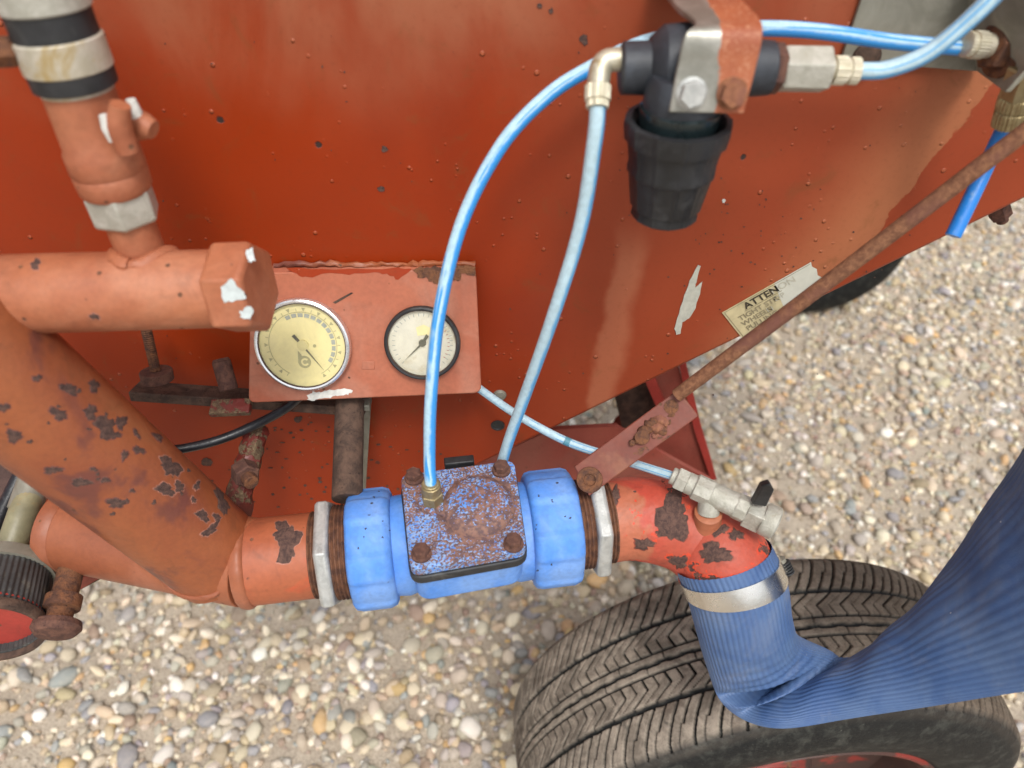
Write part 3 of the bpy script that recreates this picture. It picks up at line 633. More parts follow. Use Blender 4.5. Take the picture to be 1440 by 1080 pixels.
# ------------------------------------------------------------------ gauge panel
pTL, pTR, pBL, pBR = PY(351, 386, .436), PY(669, 381, .436), PY(349, 567, .398), PY(677, 553, .398)
pn = unit(np.cross(pTR - pTL, pBL - pTL)); pn = pn if pn[1] < 0 else -pn
def on_panel(px, py, off=0.):
    v = ray(px, py); t = ((pTL + pBR) / 2 - EYE) @ pn / (v @ pn); return EYE + v * t + pn * off
panel = thing('gauge_panel', 'faded orange steel panel holding two round gauges', 'panel', (pTL + pBR) / 2 - pn * .01)
pts = round_poly([on_panel(375, 383), on_panel(669, 378), on_panel(677, 553), on_panel(349, 567), on_panel(352, 400)], .006)
part('plate', prism(pts, -pn * .003, 0), M['panel'], panel, bevel=.0012, seg=3)
f0, f1 = on_panel(372, 384, -.002), on_panel(668, 379, -.002)
part('top_flange', prism([f0, f1, PY(668, 371, ya - .001), PY(374, 374, ya - .001)], np.array([0, .0, -.0025])), M['panel'], panel)
wp = [PY(x_, 372 + random.uniform(-2, 2), ya - .002) for x_ in np.linspace(385, 668, 40)]
part('weld_bead', tube(wp, [.0012 + random.uniform(0, .0014) for _ in range(60)], 10, wob=.12), M['pipe'], panel)
bl = [PY(640 + random.uniform(-28, 32), 380 + random.uniform(-7, 12), ya - .004) for _ in range(16)]
part('rust_scab', prism([on_panel(x_, y_, .0002) for x_, y_ in ragged(((580, 378), (600, 374), (625, 377), (650, 372), (670, 376), (668, 388), (650, 384), (645, 396), (628, 392), (612, 400), (602, 392), (588, 388)), 2.5, 4)], pn * .0006), M['rust'], panel)
part('drip_stain', prism([on_panel(x_, y_, .0001) for x_, y_ in ragged(((404, 377), (470, 378), (560, 377), (578, 379), (560, 394), (545, 385), (520, 383), (480, 386), (455, 384), (440, 390), (420, 388)), 1.8, 4)], pn * .0001), M['tank'], panel)
part('paint_chip', prism([on_panel(x_, y_, .0002) for x_, y_ in ragged(((432, 556), (440, 550), (452, 551), (462, 547), (470, 549), (480, 546), (497, 549), (490, 555), (475, 556), (462, 560), (445, 562), (433, 563)), 1.6, 4)], pn * .0002), M['white'], panel)
part('slot', prism([on_panel(x_, y_, .0001) for x_, y_ in ((509, 508), (527, 508), (527, 519), (509, 519))], pn * .0006), M['panel'], panel, bevel=.0003)
part('scratch', prism([on_panel(x_, y_, .0002) for x_, y_ in ((468, 425), (494, 411), (497, 412), (472, 427))], pn * .0002), M['rustdark'], panel)

def gauge(label, name, cx, cy, rpx, depth, bez, dial, lip, marks, group):
    c = on_panel(cx, cy); r = rpx * proj(c)[2] / F * .985; top = c + pn * depth
    g = thing(name, label, 'gauge', c, group)
    part('bezel', lathe(c + pn * .0002, top, [(0, r * .97), (depth * .4, r), (depth * .85, r), (depth, r * .985), (depth + .0006, r * .95), (depth + .0004, r * (1 - lip)), (depth - .0025, r * (1 - lip - .01)), (depth - .0035, r * (.99 - lip))], 72, caps=(1, 0)), bez, g)
    dz = depth - .003
    part('seal', lathe(c + pn * (depth - .0008), top + pn, [(0, r * (1 - lip + .012)), (.0009, r * (1 - lip + .012)), (.0009, r * (1 - lip - .022)), (0, r * (1 - lip - .022))], 64, caps=(0, 0)), M['rustdark'], g)
    dl = part('dial', lathe(c + pn * .0005, top, [(0, r * (1 - lip)), (dz - .0006, r * (1 - lip)), (dz - .0005, 0)], 64), dial, g)
    ux = unit(on_panel(cx + 10, cy) - c); uy = np.cross(pn, ux); uy = uy if uy[2] > 0 else -uy
    def dp(a, rr, o=.0001): return c + pn * (dz + o + .0001) + r * rr * (math.cos(a) * ux + math.sin(a) * uy)
    def seg(a, r0, r1, wd, o=.0001):
        w0 = wd / r0; w1 = wd / r1
        return prism([dp(a - w0, r0, o), dp(a + w0, r0, o), dp(a + w1, r1, o), dp(a - w1, r1, o)], pn * .00012)
    def arc(a0, a1, r0, r1, o=.0001, n=24):
        A = np.linspace(a0, a1, n); return prism([dp(a, r0, o) for a in A] + [dp(a, r1, o) for a in A[::-1]], pn * .0001)
    def needle(dx, dy, tx, ty, m, wd):
        tip = np.array([dx, -dy]) / rpx; tl = np.array([tx, -ty]) / rpx; u_ = unit(tip); q_ = np.array([-u_[1], u_[0]])
        def at(v, o=.0012): return c + pn * (dz + o) + r * (v[0] * ux + v[1] * uy)
        part('needle', prism([at(tip), at(q_ * wd), at(tl + q_ * wd * 1.6), at(tl - q_ * wd * 1.6), at(-q_ * wd)], pn * .0003), m, g)
    marks(g, dl, dp, seg, arc, needle, c, r, dz, ux, uy)
    part('glass', lathe(c + pn * (depth - .0012), top + pn, [(0, r * (1 - lip)), (.0008, r * (1 - lip)), (.001, r * .4), (.00105, 0)], 48, caps=(0, 1)), M['glass'], g)
    return g
def marks1(g, dl, dp, seg, arc, needle, c, r, dz, ux, uy):
    part('coloured_arc', join(*[arc(R_(a), R_(a + 9), .60, .68, n=4) for a in range(-35, 118, 12)]), M['dialgrey'], dl, kind='stuff')
    part('scale_line', arc(R_(-62), R_(242), .70, .712, n=60), M['dialmark'], dl)
    tri = []
    for a in range(-60, 242, 24):
        A = R_(a); tri.append(prism([dp(A - .05, .80), dp(A + .05, .80), dp(A, .72)], pn * .0001)); tri.append(seg(A + .2, .72, .78, .006))
    part('scale_marks', join(*tri), M['dialmark'], dl, kind='stuff')
    def q(x_, y_, o=.0002): return c + pn * (dz + o) + r * (x_ * ux + y_ * uy)
    A = np.linspace(R_(165), R_(470), 26)
    tear = [(.135 * math.cos(a) - .0, .135 * math.sin(a) - .37) for a in A] + [(-.06, -.20), (-.12, -.12), (-.125, -.24)]
    em = part('emblem', prism([q(*p_) for p_ in tear], pn * .0001), M['dialmark'], dl)
    A = np.linspace(R_(40), R_(330), 22)
    part('emblem_letter', prism([q(.085 * math.cos(a) + .01, .085 * math.sin(a) - .37, .0003) for a in A] + [q(.045 * math.cos(a) + .01, .045 * math.sin(a) - .37, .0003) for a in A[::-1]], pn * .0001), M['cream'], dl)
    part('spot', lathe(c + pn * dz + r * (.24 * ux - .02 * uy), c + pn + r * (.24 * ux - .02 * uy), [(0, r * .035), (.0003, r * .035)], 16), M['dialmark'], dl)
    needle(27, 37, -12, -15, M['dialdark'], .022)
    part('needle_hub', lathe(c + pn * dz, c + pn, [(0, r * .115), (.0016, r * .115), (.0018, 0)], 32), M['hubcream'], g)
def marks2(g, dl, dp, seg, arc, needle, c, r, dz, ux, uy):
    part('scale_marks', join(*[seg(R_(a), .72, .86 if a % 30 == 0 else .80, .008) for a in range(-45, 226, 10)]), M['dialgrey'], dl, kind='stuff')
    part('red_marks', join(*[seg(R_(a), .66, .72, .008) for a in range(-35, 40, 9)]), M['dialred'], dl, kind='stuff')
    part('scale_line', arc(R_(-45), R_(225), .875, .885, n=50), M['dialgrey'], dl)
    def q(x_, y_): return c + pn * (dz + .0002) + r * (x_ * ux + y_ * uy)
    part('stain', prism([q(-.15, .42), q(.05, .5), q(.25, .4), q(.2, .22), q(-.12, .2)], pn * .0001), M['brass'] if False else M['cream'], dl)
    needle(-26, 25, 8, -12, M['dialdark'], .03)
    part('needle_hub', lathe(c + pn * dz, c + pn, [(0, r * .1), (.0018, r * .09), (.002, 0)], 24), M['dialdark'], g)
gauge('large round gauge with yellowed face and bright metal rim', 'pressure_gauge', 429, 482, 68, .0085, M['chrome'], M['cream'], .085, marks1, 'gauges on the orange panel')
gauge('smaller round gauge with pale face and black rim behind blue tube', 'pressure_gauge', 595, 480, 54, .007, M['black'], M['ivory'], .09, marks2, 'gauges on the orange panel')

# ------------------------------------------------------------------ behind the panel: clamp bar, cable, post, lug
bar = thing('clamp_bar', 'rusty flat steel bar with two threaded studs left of the gauge panel', 'bar', PY(270, 545, .41))
ba, bb = PY(192, 556, .418), PY(515, 578, .428)
part('bar', strip(ba, bb, np.array([0, -.010, .003]), np.array([0, .002, .008])), M['rustdark'], bar, bevel=.001)
s0 = PY(222, 535, .405); s1 = P(203, 452, .53)
part('threaded_stud', threads(s0, s1, .0038, .0016, .0005, 16), M['rust'], bar)
part('washer', cyl(s0 - [0, 0, .0], s0 + unit(s1 - s0) * .008, .0115, 28), M['rustbolt'], bar)
s2 = PY(322, 548, .405); s3 = P(311, 508, .555)
part('stud', join(cyl(s2, s3, .0068, 20), lathe(s3, s3 + unit(s3 - s2), [(0, .0068), (.002, .0055), (.002, 0)], 20)), M['rustbolt'], bar)
tabp = PY(325, 573, .40)
part('tab', boxg(tabp, (.015, .001, 0), (0, .006, .002), (0, -.001, .003)), M['lug'], bar, bevel=.001)
cb = [P(*q) for q in ((225, 634, .56), (262, 630, .565), (310, 618, .575), (360, 597, .58), (405, 572, .575), (440, 540, .56))]
tag(part('cable', tube(catmull(cb), .0036, 14), M['cable']), 'short black cable drooping from behind the gauge panel', 'cable')
post = thing('support_post', 'brown rusty tube post below the gauge panel beside the valve', 'post', PY(490, 700, .42))
part('tube', cyl(PY(492, 565, .415), PZ(488, 702, .80), .0112, 28), M['rustdark'], post)
part('angle', prism([PY(500, 568, .432), PY(522, 563, .432), PY(514, 690, .42), PY(498, 690, .42)], (0, .002, 0)), M['zincgrey'], post)
part('clip', boxg(PY(500, 567, .418), (.012, 0, 0), (0, .006, 0), (0, 0, .003)), M['zincgrey'], post, bevel=.0008)
lug = thing('hinge_lug', 'lumpy dark red lug with a rusty nut behind the big pipe', 'bracket', PY(350, 690, .43))
part('strap', tube(catmull([P(361, 600, .60), P(352, 640, .59), P(340, 680, .585), P(332, 735, .585)], 6), [.009, .0095, .0105, .0105], 10, wob=.07, hint=(1, 0, 0)), M['lug'], lug)
na = P(344, 664, .565); nbv = unit(np.array([.55, -.75, .15]))
part('nut', hexn(na - nbv * .006, na + nbv * .008, .010, .2), M['rustbolt'], lug)
part('stud', cyl(na, na + nbv * .016, .0055, 18), M['rust'], lug)

# ------------------------------------------------------------------ inlet pipework (left)
ZC = .77
A0, A1 = PZ(400, 785, ZC), PZ(850, 733, ZC); AX = unit(A1 - A0)
def ax_at(px):
    lo, hi = -1., 2.
    for _ in range(50):
        m = (lo + hi) / 2
        if proj(A0 + (A1 - A0) * m)[0] < px: lo = m
        else: hi = m
    return A0 + (A1 - A0) * lo
man = thing('inlet_pipe', 'chipped orange welded pipe manifold on the left feeding the blue valve', 'pipe', ax_at(345))
D0, D1 = P(-70, 468, .385), P(300, 778, .535)
d_dir = unit(D1 - D0)
dia = part('diagonal_pipe', cyl(D0 - d_dir * .05, D1 + d_dir * .01, .0365, 64, r2=.0345), M['pipe'], man)
e_ = D0 - d_dir * .05
part('pipe_flange', lathe(e_ - d_dir * .012, e_, [(0, .026), (0, .045), (.001, .047), (.011, .047), (.012, .045), (.012, .036)], 56, caps=(0, 0)), M['lower'], man)
part('pipe_bore', cyl(e_ - d_dir * .004, e_ - d_dir * .002, .027, 40), M['rustdark'], man)
L0, L1 = P(100, 746, .555), ax_at(352)
low = part('lower_pipe', cyl(L0, L1, .0295, 48, r2=.032), M['lower'], man)
lx = unit(L1 - L0)
part('end_flange', lathe(L0 - lx * .008, L1, [(0, .027), (.001, .0315), (.008, .032), (.012, .0298)], 40), M['lower'], man)
stp = part('straight_pipe', cyl(ax_at(340), ax_at(443), .0310, 48), M['straight'], man)
wm = ax_at(348); x_, y_, z_ = frame(AX)
part('weld_bead', lathe(ax_at(338), ax_at(360), [(0, .0312), (.002, .0322), (.004, .0326), (.006, .0331), (.0075, .0326), (.0095, .0312)], 90, flute=lambda a: 1 + .008 * np.sin(23 * a) * np.sin(7 * a + 1) + .012 * np.sin(3 * a + 2)), M['lower'], man, sharp=60)
sm = [(78, 694, .50), (140, 740, .508), (200, 782, .515), (255, 812, .52), (300, 822, .518), (328, 808, .512), (345, 775, .508), (350, 735, .512)]
def onto(p, A, B, r):       # nearest point on a cylinder
    a = unit(B - A); t = (p - A) @ a; q = A + a * t; return q + unit(p - q) * r
part('seam_weld', tube([onto(q, D0, D1, .0340) for q in catmull([P(*q) for q in sm[:6]], 8)], .0024, 10, wob=.12), M['lower'], man)
T0, T1 = P(-60, 416, .395), P(306, 406, .405)
crp = part('cross_pipe', cyl(T0, T1, .0214, 48), M['tee'], man)
tx = unit(T1 - T0)
part('cap_gap', cyl(T1 - tx * .004, T1 + tx * .002, .0206, 40), M['rustdark'], man)
cA, cB = P(310, 406, .405), P(368, 404, .403)
cap = part('end_cap', hexn(cA, cB, .0262, .28, 6, .0022), M['tee'], man, bevel=.0012)
def hit_plane(px, py, p0, n):
    v = ray(px, py); return EYE + v * (((p0 - EYE) @ n) / (v @ n))
def cap_face(px, py):       # the hexagon side that the sight line meets first
    x, y, z = frame(cB - cA); best = None
    for k in range(6):
        a = .28 + (k + .5) * math.pi / 3; n = math.cos(a) * x + math.sin(a) * y
        if n @ ray(px, py) >= 0: continue
        q = hit_plane(px, py, cA + n * .0262 * math.cos(math.pi / 6), n); t = (q - EYE) @ ray(px, py)
        if best is None or t > best[0]: best = (t, n, q)
    return best[1]
for pix in ([(310, 402), (326, 393), (342, 410), (345, 420), (330, 424), (314, 424)], [(345, 352), (356, 349), (359, 366), (352, 370), (347, 364)], [(336, 438), (352, 430), (356, 436), (352, 449), (340, 446)]):
    cxy = np.mean(pix, 0); n = cap_face(*cxy); q0_ = cA + n * (.0262 * math.cos(math.pi / 6) + .0001)
    part('paint_chip', prism([hit_plane(a, b, q0_, n) for a, b in ragged(pix, 2.2, 4)], n * .0002), M['pale'], man)
def hit_cyl(px, py, A, B, r):
    a = unit(B - A); v = ray(px, py); w0 = EYE - A
    vp = v - a * (v @ a); wp_ = w0 - a * (w0 @ a); aa, bb_, cc = vp @ vp, 2 * vp @ wp_, wp_ @ wp_ - r * r
    D = bb_ * bb_ - 4 * aa * cc
    return None if D < 0 else EYE + v * ((-bb_ - math.sqrt(D)) / (2 * aa))
def chip(px, py, wpx, hpx, rot, A, B, r, m, parent, name='rust_patch', th=.0003):
    q = hit_cyl(px, py, A, B, r)
    if q is None: return
    a = unit(B - A); rad = unit((q - A) - a * ((q - A) @ a)); v = np.cross(rad, a); sc = proj(q)[2] / F
    cr, sr2 = math.cos(rot), math.sin(rot); k = 20; ph = random.uniform(0, 6)
    rr = [1 + .26 * math.sin(2 * t + ph) + .2 * math.sin(5 * t + 2 * ph) + random.uniform(-.16, .16) for t in np.arange(k) * 2 * math.pi / k]
    V, Fc = [q + rad * th], []
    for ring in (.5, 1.):
        for j in range(k):
            t = j * 2 * math.pi / k; x = ring * rr[j] * wpx * sc / 2 * math.cos(t); y = ring * rr[j] * hpx * sc / 2 * math.sin(t)
            u_, w_ = x * cr - y * sr2, x * sr2 + y * cr
            p = q + a * u_ + v * w_; ctr = A + a * ((p - A) @ a)
            V.append(ctr + unit(p - ctr) * (r + th * (1 if ring < 1 else .35)))
    for j in range(k):
        j2 = (j + 1) % k; Fc.append((0, 1 + j, 1 + j2)); Fc.append((1 + j, 1 + k + j, 1 + k + j2, 1 + j2))
    nrm = np.cross(V[1] - V[0], V[2] - V[0])
    if nrm @ rad < 0: Fc = [f[::-1] for f in Fc]
    part(name, (np.array(V), Fc), m, parent)
from mathutils.bvhtree import BVHTree
def chip(px, py, wpx, hpx, rot, obj, m='flake', name='rust_patch', th=.00035, edge='edge'):
    org = wloc(obj); me = obj.data
    if 'bvh' not in bvhs or bvhs.get('of') != obj.name:
        bvhs['bvh'] = BVHTree.FromPolygons([v.co[:] for v in me.vertices], [p.vertices[:] for p in me.polygons]); bvhs['of'] = obj.name
    bv = bvhs['bvh']; eye = Vector(EYE - org); k = 40; cr, sr2 = math.cos(rot), math.sin(rot); ph = [random.uniform(0, 6.28) for _ in range(4)]
    rr = [1 + .22 * math.sin(2 * t + ph[0]) + .16 * math.sin(3 * t + ph[1]) + .11 * math.sin(5 * t + ph[2]) + .09 * math.sin(9 * t + ph[3]) + .06 * math.sin(14 * t + ph[0]) + random.uniform(-.05, .05) for t in np.arange(k) * 2 * math.pi / k]
    def build(scale, th_, mat_, nm, par):
        V = []
        for ring in (0, .45, .8, 1.):
            for j in range(k if ring else 1):
                t = j * 2 * math.pi / k; x = ring * scale * rr[j] * wpx / 2 * math.cos(t); y = ring * scale * rr[j] * hpx / 2 * math.sin(t)
                v = Vector(ray(px + x * cr - y * sr2, py + x * sr2 + y * cr)).normalized(); h = bv.ray_cast(eye, v)
                if h[0] is None: return None
                n_ = h[1] if h[1].dot(v) < 0 else -h[1]
                V.append(np.array(h[0] + n_ * (th_ if ring < .9 else th_ * .25)) + org)
        Fc = []
        for j in range(k):
            j2 = (j + 1) % k; Fc.append((0, 1 + j2, 1 + j))
            for a in (0, 1): Fc.append((1 + a * k + j, 1 + a * k + j2, 1 + (a + 1) * k + j2, 1 + (a + 1) * k + j))
        V = np.array(V); Fc = [f if i_ % 3 == 0 else f[:] for i_, f in enumerate(Fc)]
        return part(nm, (V, [tuple(f) for f in Fc]), M[mat_], par)
    o = build(1, th, m, name, obj.parent)
    if o and edge:
        e = build(1 + 2.0 / max(8, min(wpx, hpx)), th * .45, edge, 'chipped_edge', o) if edge else None
bvhs = {}
M['stain'] = plain('rust_bled_paint', (.17, .055, .04), .6, 0, .3, 200)
M['bluespeck'] = plain('dark_speck_paint', (.035, .045, .075), .7)
M['elbowedge'] = plain('flaked_dark_edge', (.22, .05, .03), .7, 0, .3, 200)
M['edge'] = plain('raw_paint_edge', (.34, .14, .095), .6, 0, .3, 200)
for px, py, wv, hv, ro in ((97, 547, 26, 20, .3), (82, 582, 30, 18, .2), (20, 613, 30, 18, 0), (132, 543, 22, 16, .8), (127, 580, 26, 20, .9), (148, 600, 34, 36, .6), (170, 594, 22, 18, .8), (160, 612, 20, 14, 0),
                           (240, 656, 26, 40, -.5), (232, 688, 32, 20, 0), (252, 684, 20, 16, .4), (74, 661, 26, 14, 0), (114, 678, 32, 16, .2), (164, 707, 34, 16, -.2), (285, 725, 22, 18, .2), (312, 706, 20, 40, -.4),
                           (296, 745, 16, 28, .9), (277, 683, 10, 16, .1), (272, 703, 8, 12, 0), (52, 532, 14, 12, 0), (5, 573, 18, 16, 0), (195, 633, 20, 12, .6), (175, 640, 10, 18, 0), (305, 728, 14, 14, .4), (148, 675, 14, 12, 0), (222, 615, 10, 18, -.6), (192, 610, 8, 16, -.5), (132, 660, 12, 8, .2), (186, 690, 8, 8, 0)):
    chip(px, py, wv * .82, hv * .82, ro, dia, edge='edge' if px > 225 else 'stain')
    if wv > 22: [chip(px + random.uniform(-26, 26), py + random.uniform(-20, 20), random.uniform(4, 8), random.uniform(3, 7), 0, dia, edge=None) for _ in range(2)]
chip(68, 722, 22, 26, .6, low); chip(47, 760, 24, 18, 0, low)
chip(405, 765, 34, 44, .2, stp); chip(398, 748, 30, 24, .3, stp)
for px, py, wv, hv in ((250, 357, 20, 24), (50, 372, 14, 14), (133, 445, 14, 8), (12, 364, 22, 10)): chip(px, py, wv, hv, .5, crp)
part('pipe_thread', threads(ax_at(441), ax_at(456), .0315), M['thread'], man)
part('lock_nut', hexn(ax_at(453), ax_at(473), .0425, .1, 6, .002), M['zinc'], man, bevel=.001)
part('long_thread', threads(ax_at(472), ax_at(499), .0345), M['thread'], man)
# riser and coupling
U0, U1 = P(206, 372, .403), P(60, 0, .318); UX = unit(U1 - U0); UL = dist(U0, U1)
def up(py):
    lo, hi = -.5, 2.
    for _ in range(50):
        m = (lo + hi) / 2
        if proj(U0 + (U1 - U0) * m)[1] > py: lo = m
        else: hi = m
    return U0 + (U1 - U0) * lo
part('riser', cyl(up(385), up(300), .0123, 32), M['tee'], man)
rw = up(366)
x_, y_, z_ = frame(UX)
part('riser_weld', tube([onto(rw + .0140 * (math.cos(a) * x_ + math.sin(a) * y_), T0, T1, .0196) for a in np.linspace(0, 6.283, 50)], [.0036, .005, .004, .0045], 10, wob=.06), M['tee'], man)
cpl = thing('claw_coupling', 'orange painted claw coupling with grey hex nut on the upright pipe', 'coupling', up(300))
part('hex_nut', hexn(up(308), up(262), .0172, .3, 6, .0015), M['nickel'] if False else M['cast'], cpl, bevel=.0008)
ca = up(268)
l_ = dist(ca, up(125))
part('body', lathe(ca, up(125), [(0, .0160), (.002, .0174), (.010, .0178), (.0112, .0171), (.0125, .0179), (.022, .0176), (.0245, .0165), (l_ * .75, .0160), (l_, .0158)], 48), M['tee'], cpl)
wv = unit(np.cross(UX, [0, 0, 1.]))
for px, py, dx in ((168, 178, 0), (196, 172, 1)):
    q = P(px, py, .338 if not dx else .352)
    path = [q + UX * -.012, q, q + UX * .010 + (np.array([.004, 0, 0]) if not dx else np.array([.008, .004, 0]))]
    if dx: path = [up(182), P(190, 176, .352), P(205, 178, .35), P(216, 183, .35)]
    lg = part('lug', tube(catmull(path, 4), [.005, .0058, .0045] if not dx else [.008, .0068, .0045], 12), M['tee'], cpl, bevel=0)
    tip = P(153, 180, .337) if not dx else P(190, 158, .345)
    part('bare_tip', tube(catmull([tip + UX * .006, tip, tip - UX * .006], 3), [.0022, .0032, .0022], 10), M['white'], lg)
part('bare_patch', lathe(up(126), up(118), [(0, .0162), (dist(up(126), up(118)), .0162)], 32), M['beige'], cpl)
rh = thing('rubber_hose', 'black rubber hose with beige clamp bands at the top left', 'hose', up(100))
part('hose', tube([up(118), up(60), up(0), up(-60), up(-110) + [-.01, 0, .02], up(-150) + [-.03, 0, .06]], .0180, 40), M['black'], rh)
part('hose_end', lathe(up(122), up(110), [(0, .0165), (.001, .0184), (dist(up(122), up(96)), .0186)], 40), M['black'], rh)
cbd = part('clamp_band', lathe(up(97), up(52), [(0, .0182), (.0008, .0191), (dist(up(97), up(52)), .0191), (dist(up(97), up(52)) + .0008, .0182)], 48), M['beige'], rh)
part('clamp_bolt', hexn(P(22, 72, .322), P(-16, 74, .318), .0065), M['rust'], rh)
part('clamp_band', lathe(up(12), up(-60), [(0, .0182), (.0008, .0191), (dist(up(12), up(-60)), .0191)], 48), M['cast'], rh)

# bottom-left clutter
q = P(-20, 884, .505); qa = P(-4, 824, .528)
co_ = thing('ribbed_coupling', 'ribbed grey collar with red inside at the lower left edge', 'coupling', qa)
axq = unit(q - qa); lq = dist(q, qa)
part('collar', lathe(qa - axq * .004, q, [(0, .02), (.0, .0335), (lq + .004, .0345), (lq + .005, .034), (lq + .004, .032), (lq - .004, .031), (lq - .012, .03), (lq - .012, 0)], 464, flute=lambda a: 1 + .014 * np.sin(a * 58)), M['darkmetal'], co_)
part('flange', lathe(qa - axq * .014, qa, [(0, .03), (.0, .0345), (.001, .036), (.010, .036), (.010, .03)], 60), M['zincgrey'], co_)
part('red_insert', lathe(qa + axq * (lq - .010), q + axq, [(0, .033), (.004, .0345), (.005, .027), (.003, .008), (.004, 0)], 40), M['redflange'], co_)
part('outer_ring', lathe(q - axq * .004, q + axq, [(0, .0345), (.002, .0375), (.006, .0378), (.009, .0362), (.009, .034), (.005, .033)], 60, caps=(0, 0)), M['rustdark'], co_)
rb = thing('rusty_bolt', 'rusty hanging bolt with round head under the left pipe', 'bolt', P(80, 885, .49))
r0, r1 = P(104, 785, .545), P(80, 880, .515)
part('shank', cyl(r0, r1, .0088, 24), M['rust'], rb); rd = unit(r1 - r0)
part('head', lathe(r1 - rd * .004, r1 + rd, [(0, .010), (.002, .0155), (.006, .0162), (.010, .013), (.012, 0)], 30), M['rustbolt'], rb)
part('washer', lathe(r1 - rd * .022, r1, [(0, .009), (.001, .0122), (.010, .0122), (.011, .009)], 24), M['rust'], rb)
fl = thing('red_bracket', 'small red triangular bracket under the left pipe', 'bracket', P(110, 800, .6))
part('web', prism([P(40, 770, .59), P(150, 790, .59), P(146, 812, .59), P(108, 832, .585), P(84, 826, .58), P(60, 800, .58)], (0, .006, 0)), M['lug'], fl)
part('flange', prism([P(108, 832, .58), P(146, 810, .585), P(150, 796, .59), P(112, 812, .575)], (0, .004, -.002)), M['chassis'], fl)
oh = thing('olive_hose', 'dirty olive hose with crimped end at the left edge', 'hose', P(30, 730, .55))
part('hose', tube(catmull([P(52, 668, .58), P(30, 730, .56), P(6, 800, .55), P(-15, 850, .55)], 8), .0105, 24), M['olive'], oh)
part('ferrule', cyl(P(56, 655, .58), P(34, 718, .566), .0118, 24), M['zincgrey'], oh)
part('thin_pipe', tube([P(38, 650, .6), P(4, 720, .585), P(-15, 770, .57)], .006, 14), M['cable'], oh)
bp = part('back_plate', prism([P(-90, 560, .62), P(50, 640, .62), P(8, 740, .61), P(-90, 800, .60)], (0, .01, 0)), M['brownplate'])
tag(bp, 'flat brown steel plate behind the olive hose at the left edge', 'plate')

# ------------------------------------------------------------------ blue valve
vc = ax_at(652); UPV = np.array([0, 0, 1.]); BV = np.cross(UPV, AX)
valve = thing('diaphragm_valve', 'bright blue diaphragm valve with speckled square cover', 'valve', vc - UPV * .045)
la, lb = ax_at(548), ax_at(748); lv = dist(la, lb)
part('body', join(lathe(la, lb, [(0, .036), (lv * .12, .037), (lv * .25, .033), (lv * .5, .0335), (lv * .75, .033), (lv * .88, .037), (lv, .036)], 56)), M['blue'], valve)
ZT = .822
def cov(px, py, z): return PZ(px, py, z)
corner = [(563, 667), (723, 646), (741, 772), (577, 801)]
cpts = [cov(a, b, ZT) for a, b in corner]; ccen = np.mean(cpts, 0)
def lay(scale, z0, z1, rad):
    base = [np.array([*(ccen + (p - ccen) * scale)[:2], z0]) for p in cpts]
    return round_poly(base, rad, 7), z1 - z0
pl, h_ = lay(.97, .779, .8045, .012)
part('bonnet_base', prism(pl, (0, 0, h_)), M['blue'], valve, bevel=.003, seg=3)
pl, h_ = lay(1.03, .8048, .8122, .010)
gs = part('gasket', prism(pl, (0, 0, h_)), M['black'], valve, bevel=.001)
pl, h_ = lay(1.0, .8125, ZT, .007)
dc = PZ(672, 712, ZT); cc_ = (np.array(pl).min(0) + np.array(pl).max(0)) / 2
M['cover'] = speckled_blue('speckled_blue_cover_paint', dc[0] - cc_[0], dc[1] - cc_[1], 0); M['dome'] = speckled_blue('speckled_blue_dome_paint', 0, 0, 2)
part('cover', prism(pl, (0, 0, h_)), M['cover'], valve, bevel=.0016, seg=3)
dc = PZ(672, 712, ZT)
part('dome', lathe(dc - UPV * .001, dc + UPV, [(0, .0262), (.002, .0255), (.0052, .0235), (.0075, .0185), (.0084, .009), (.0086, 0)], 48), M['dome'], valve)
bc = PZ(609, 708, ZT)
part('port_boss', lathe(bc - UPV * .001, bc + UPV, [(0, .0105), (.003, .0102), (.0042, .0092), (.0042, .0066), (.003, .006)], 32), M['cover'], valve)
part('bridge', prism(round_poly([PZ(612, 690, ZT + .001), PZ(660, 680, ZT + .001), PZ(665, 745, ZT + .001), PZ(608, 722, ZT + .001)], .006), (0, 0, .0028)), M['cover'], valve, bevel=.001)
fit = part('port_fitting', join(hexn(bc + UPV * .003, bc + UPV * .0125, .0078, .3, 6, .0008), cyl(bc + UPV * .0125, bc + UPV * .0205, .0066, 28), cyl(bc + UPV * .0205, bc + UPV * .0225, .006, 28)), M['brass'], valve)
for px, py in ((582, 669), (705, 658), (592, 776), (722, 762)):
    q = PZ(px, py, ZT + .003); q[2] = ZT
    part('cover_bolt', join(lathe(q, q + UPV, [(0, .0068), (.0016, .0068), (.0024, .0056)], 28), hexn(q + UPV * .002, q + UPV * .0072, .0056, random.uniform(0, 1), 6, .0007)), M['rustbolt'], valve)
tq = PZ(646, 654, .813)
part('gasket_tab', boxg(tq + UPV * .003, AX * .011, BV * .0035, UPV * .0035), M['black'], valve, bevel=.001)
def lobes(a): return 1 + .042 * (.5 - .5 * np.cos(math.pi * np.clip((np.cos(6 * (a - .45)) + .25) * 1.5, 0, 1)))
for xa_, xb_ in ((495, 556), (742, 808)):
    a, b = ax_at(xa_), ax_at(xb_); l = dist(a, b)
    un = part('union_nut', lathe(a, b, [(0, .033), (.0, .0385), (.002, .0412), (.006, .0422), (l - .006, .0422), (l - .0015, .0405), (l, .0375), (l, .034)], 144, flute=lobes), M['blue'], valve, sharp=50)
    for k in range(9): chip(random.uniform(xa_ + 8, xb_ - 6), random.uniform(690, 810), random.uniform(1.5, 3.5), random.uniform(1.5, 3), 0, un, 'bluespeck', 'dark_speck', .0001, None)

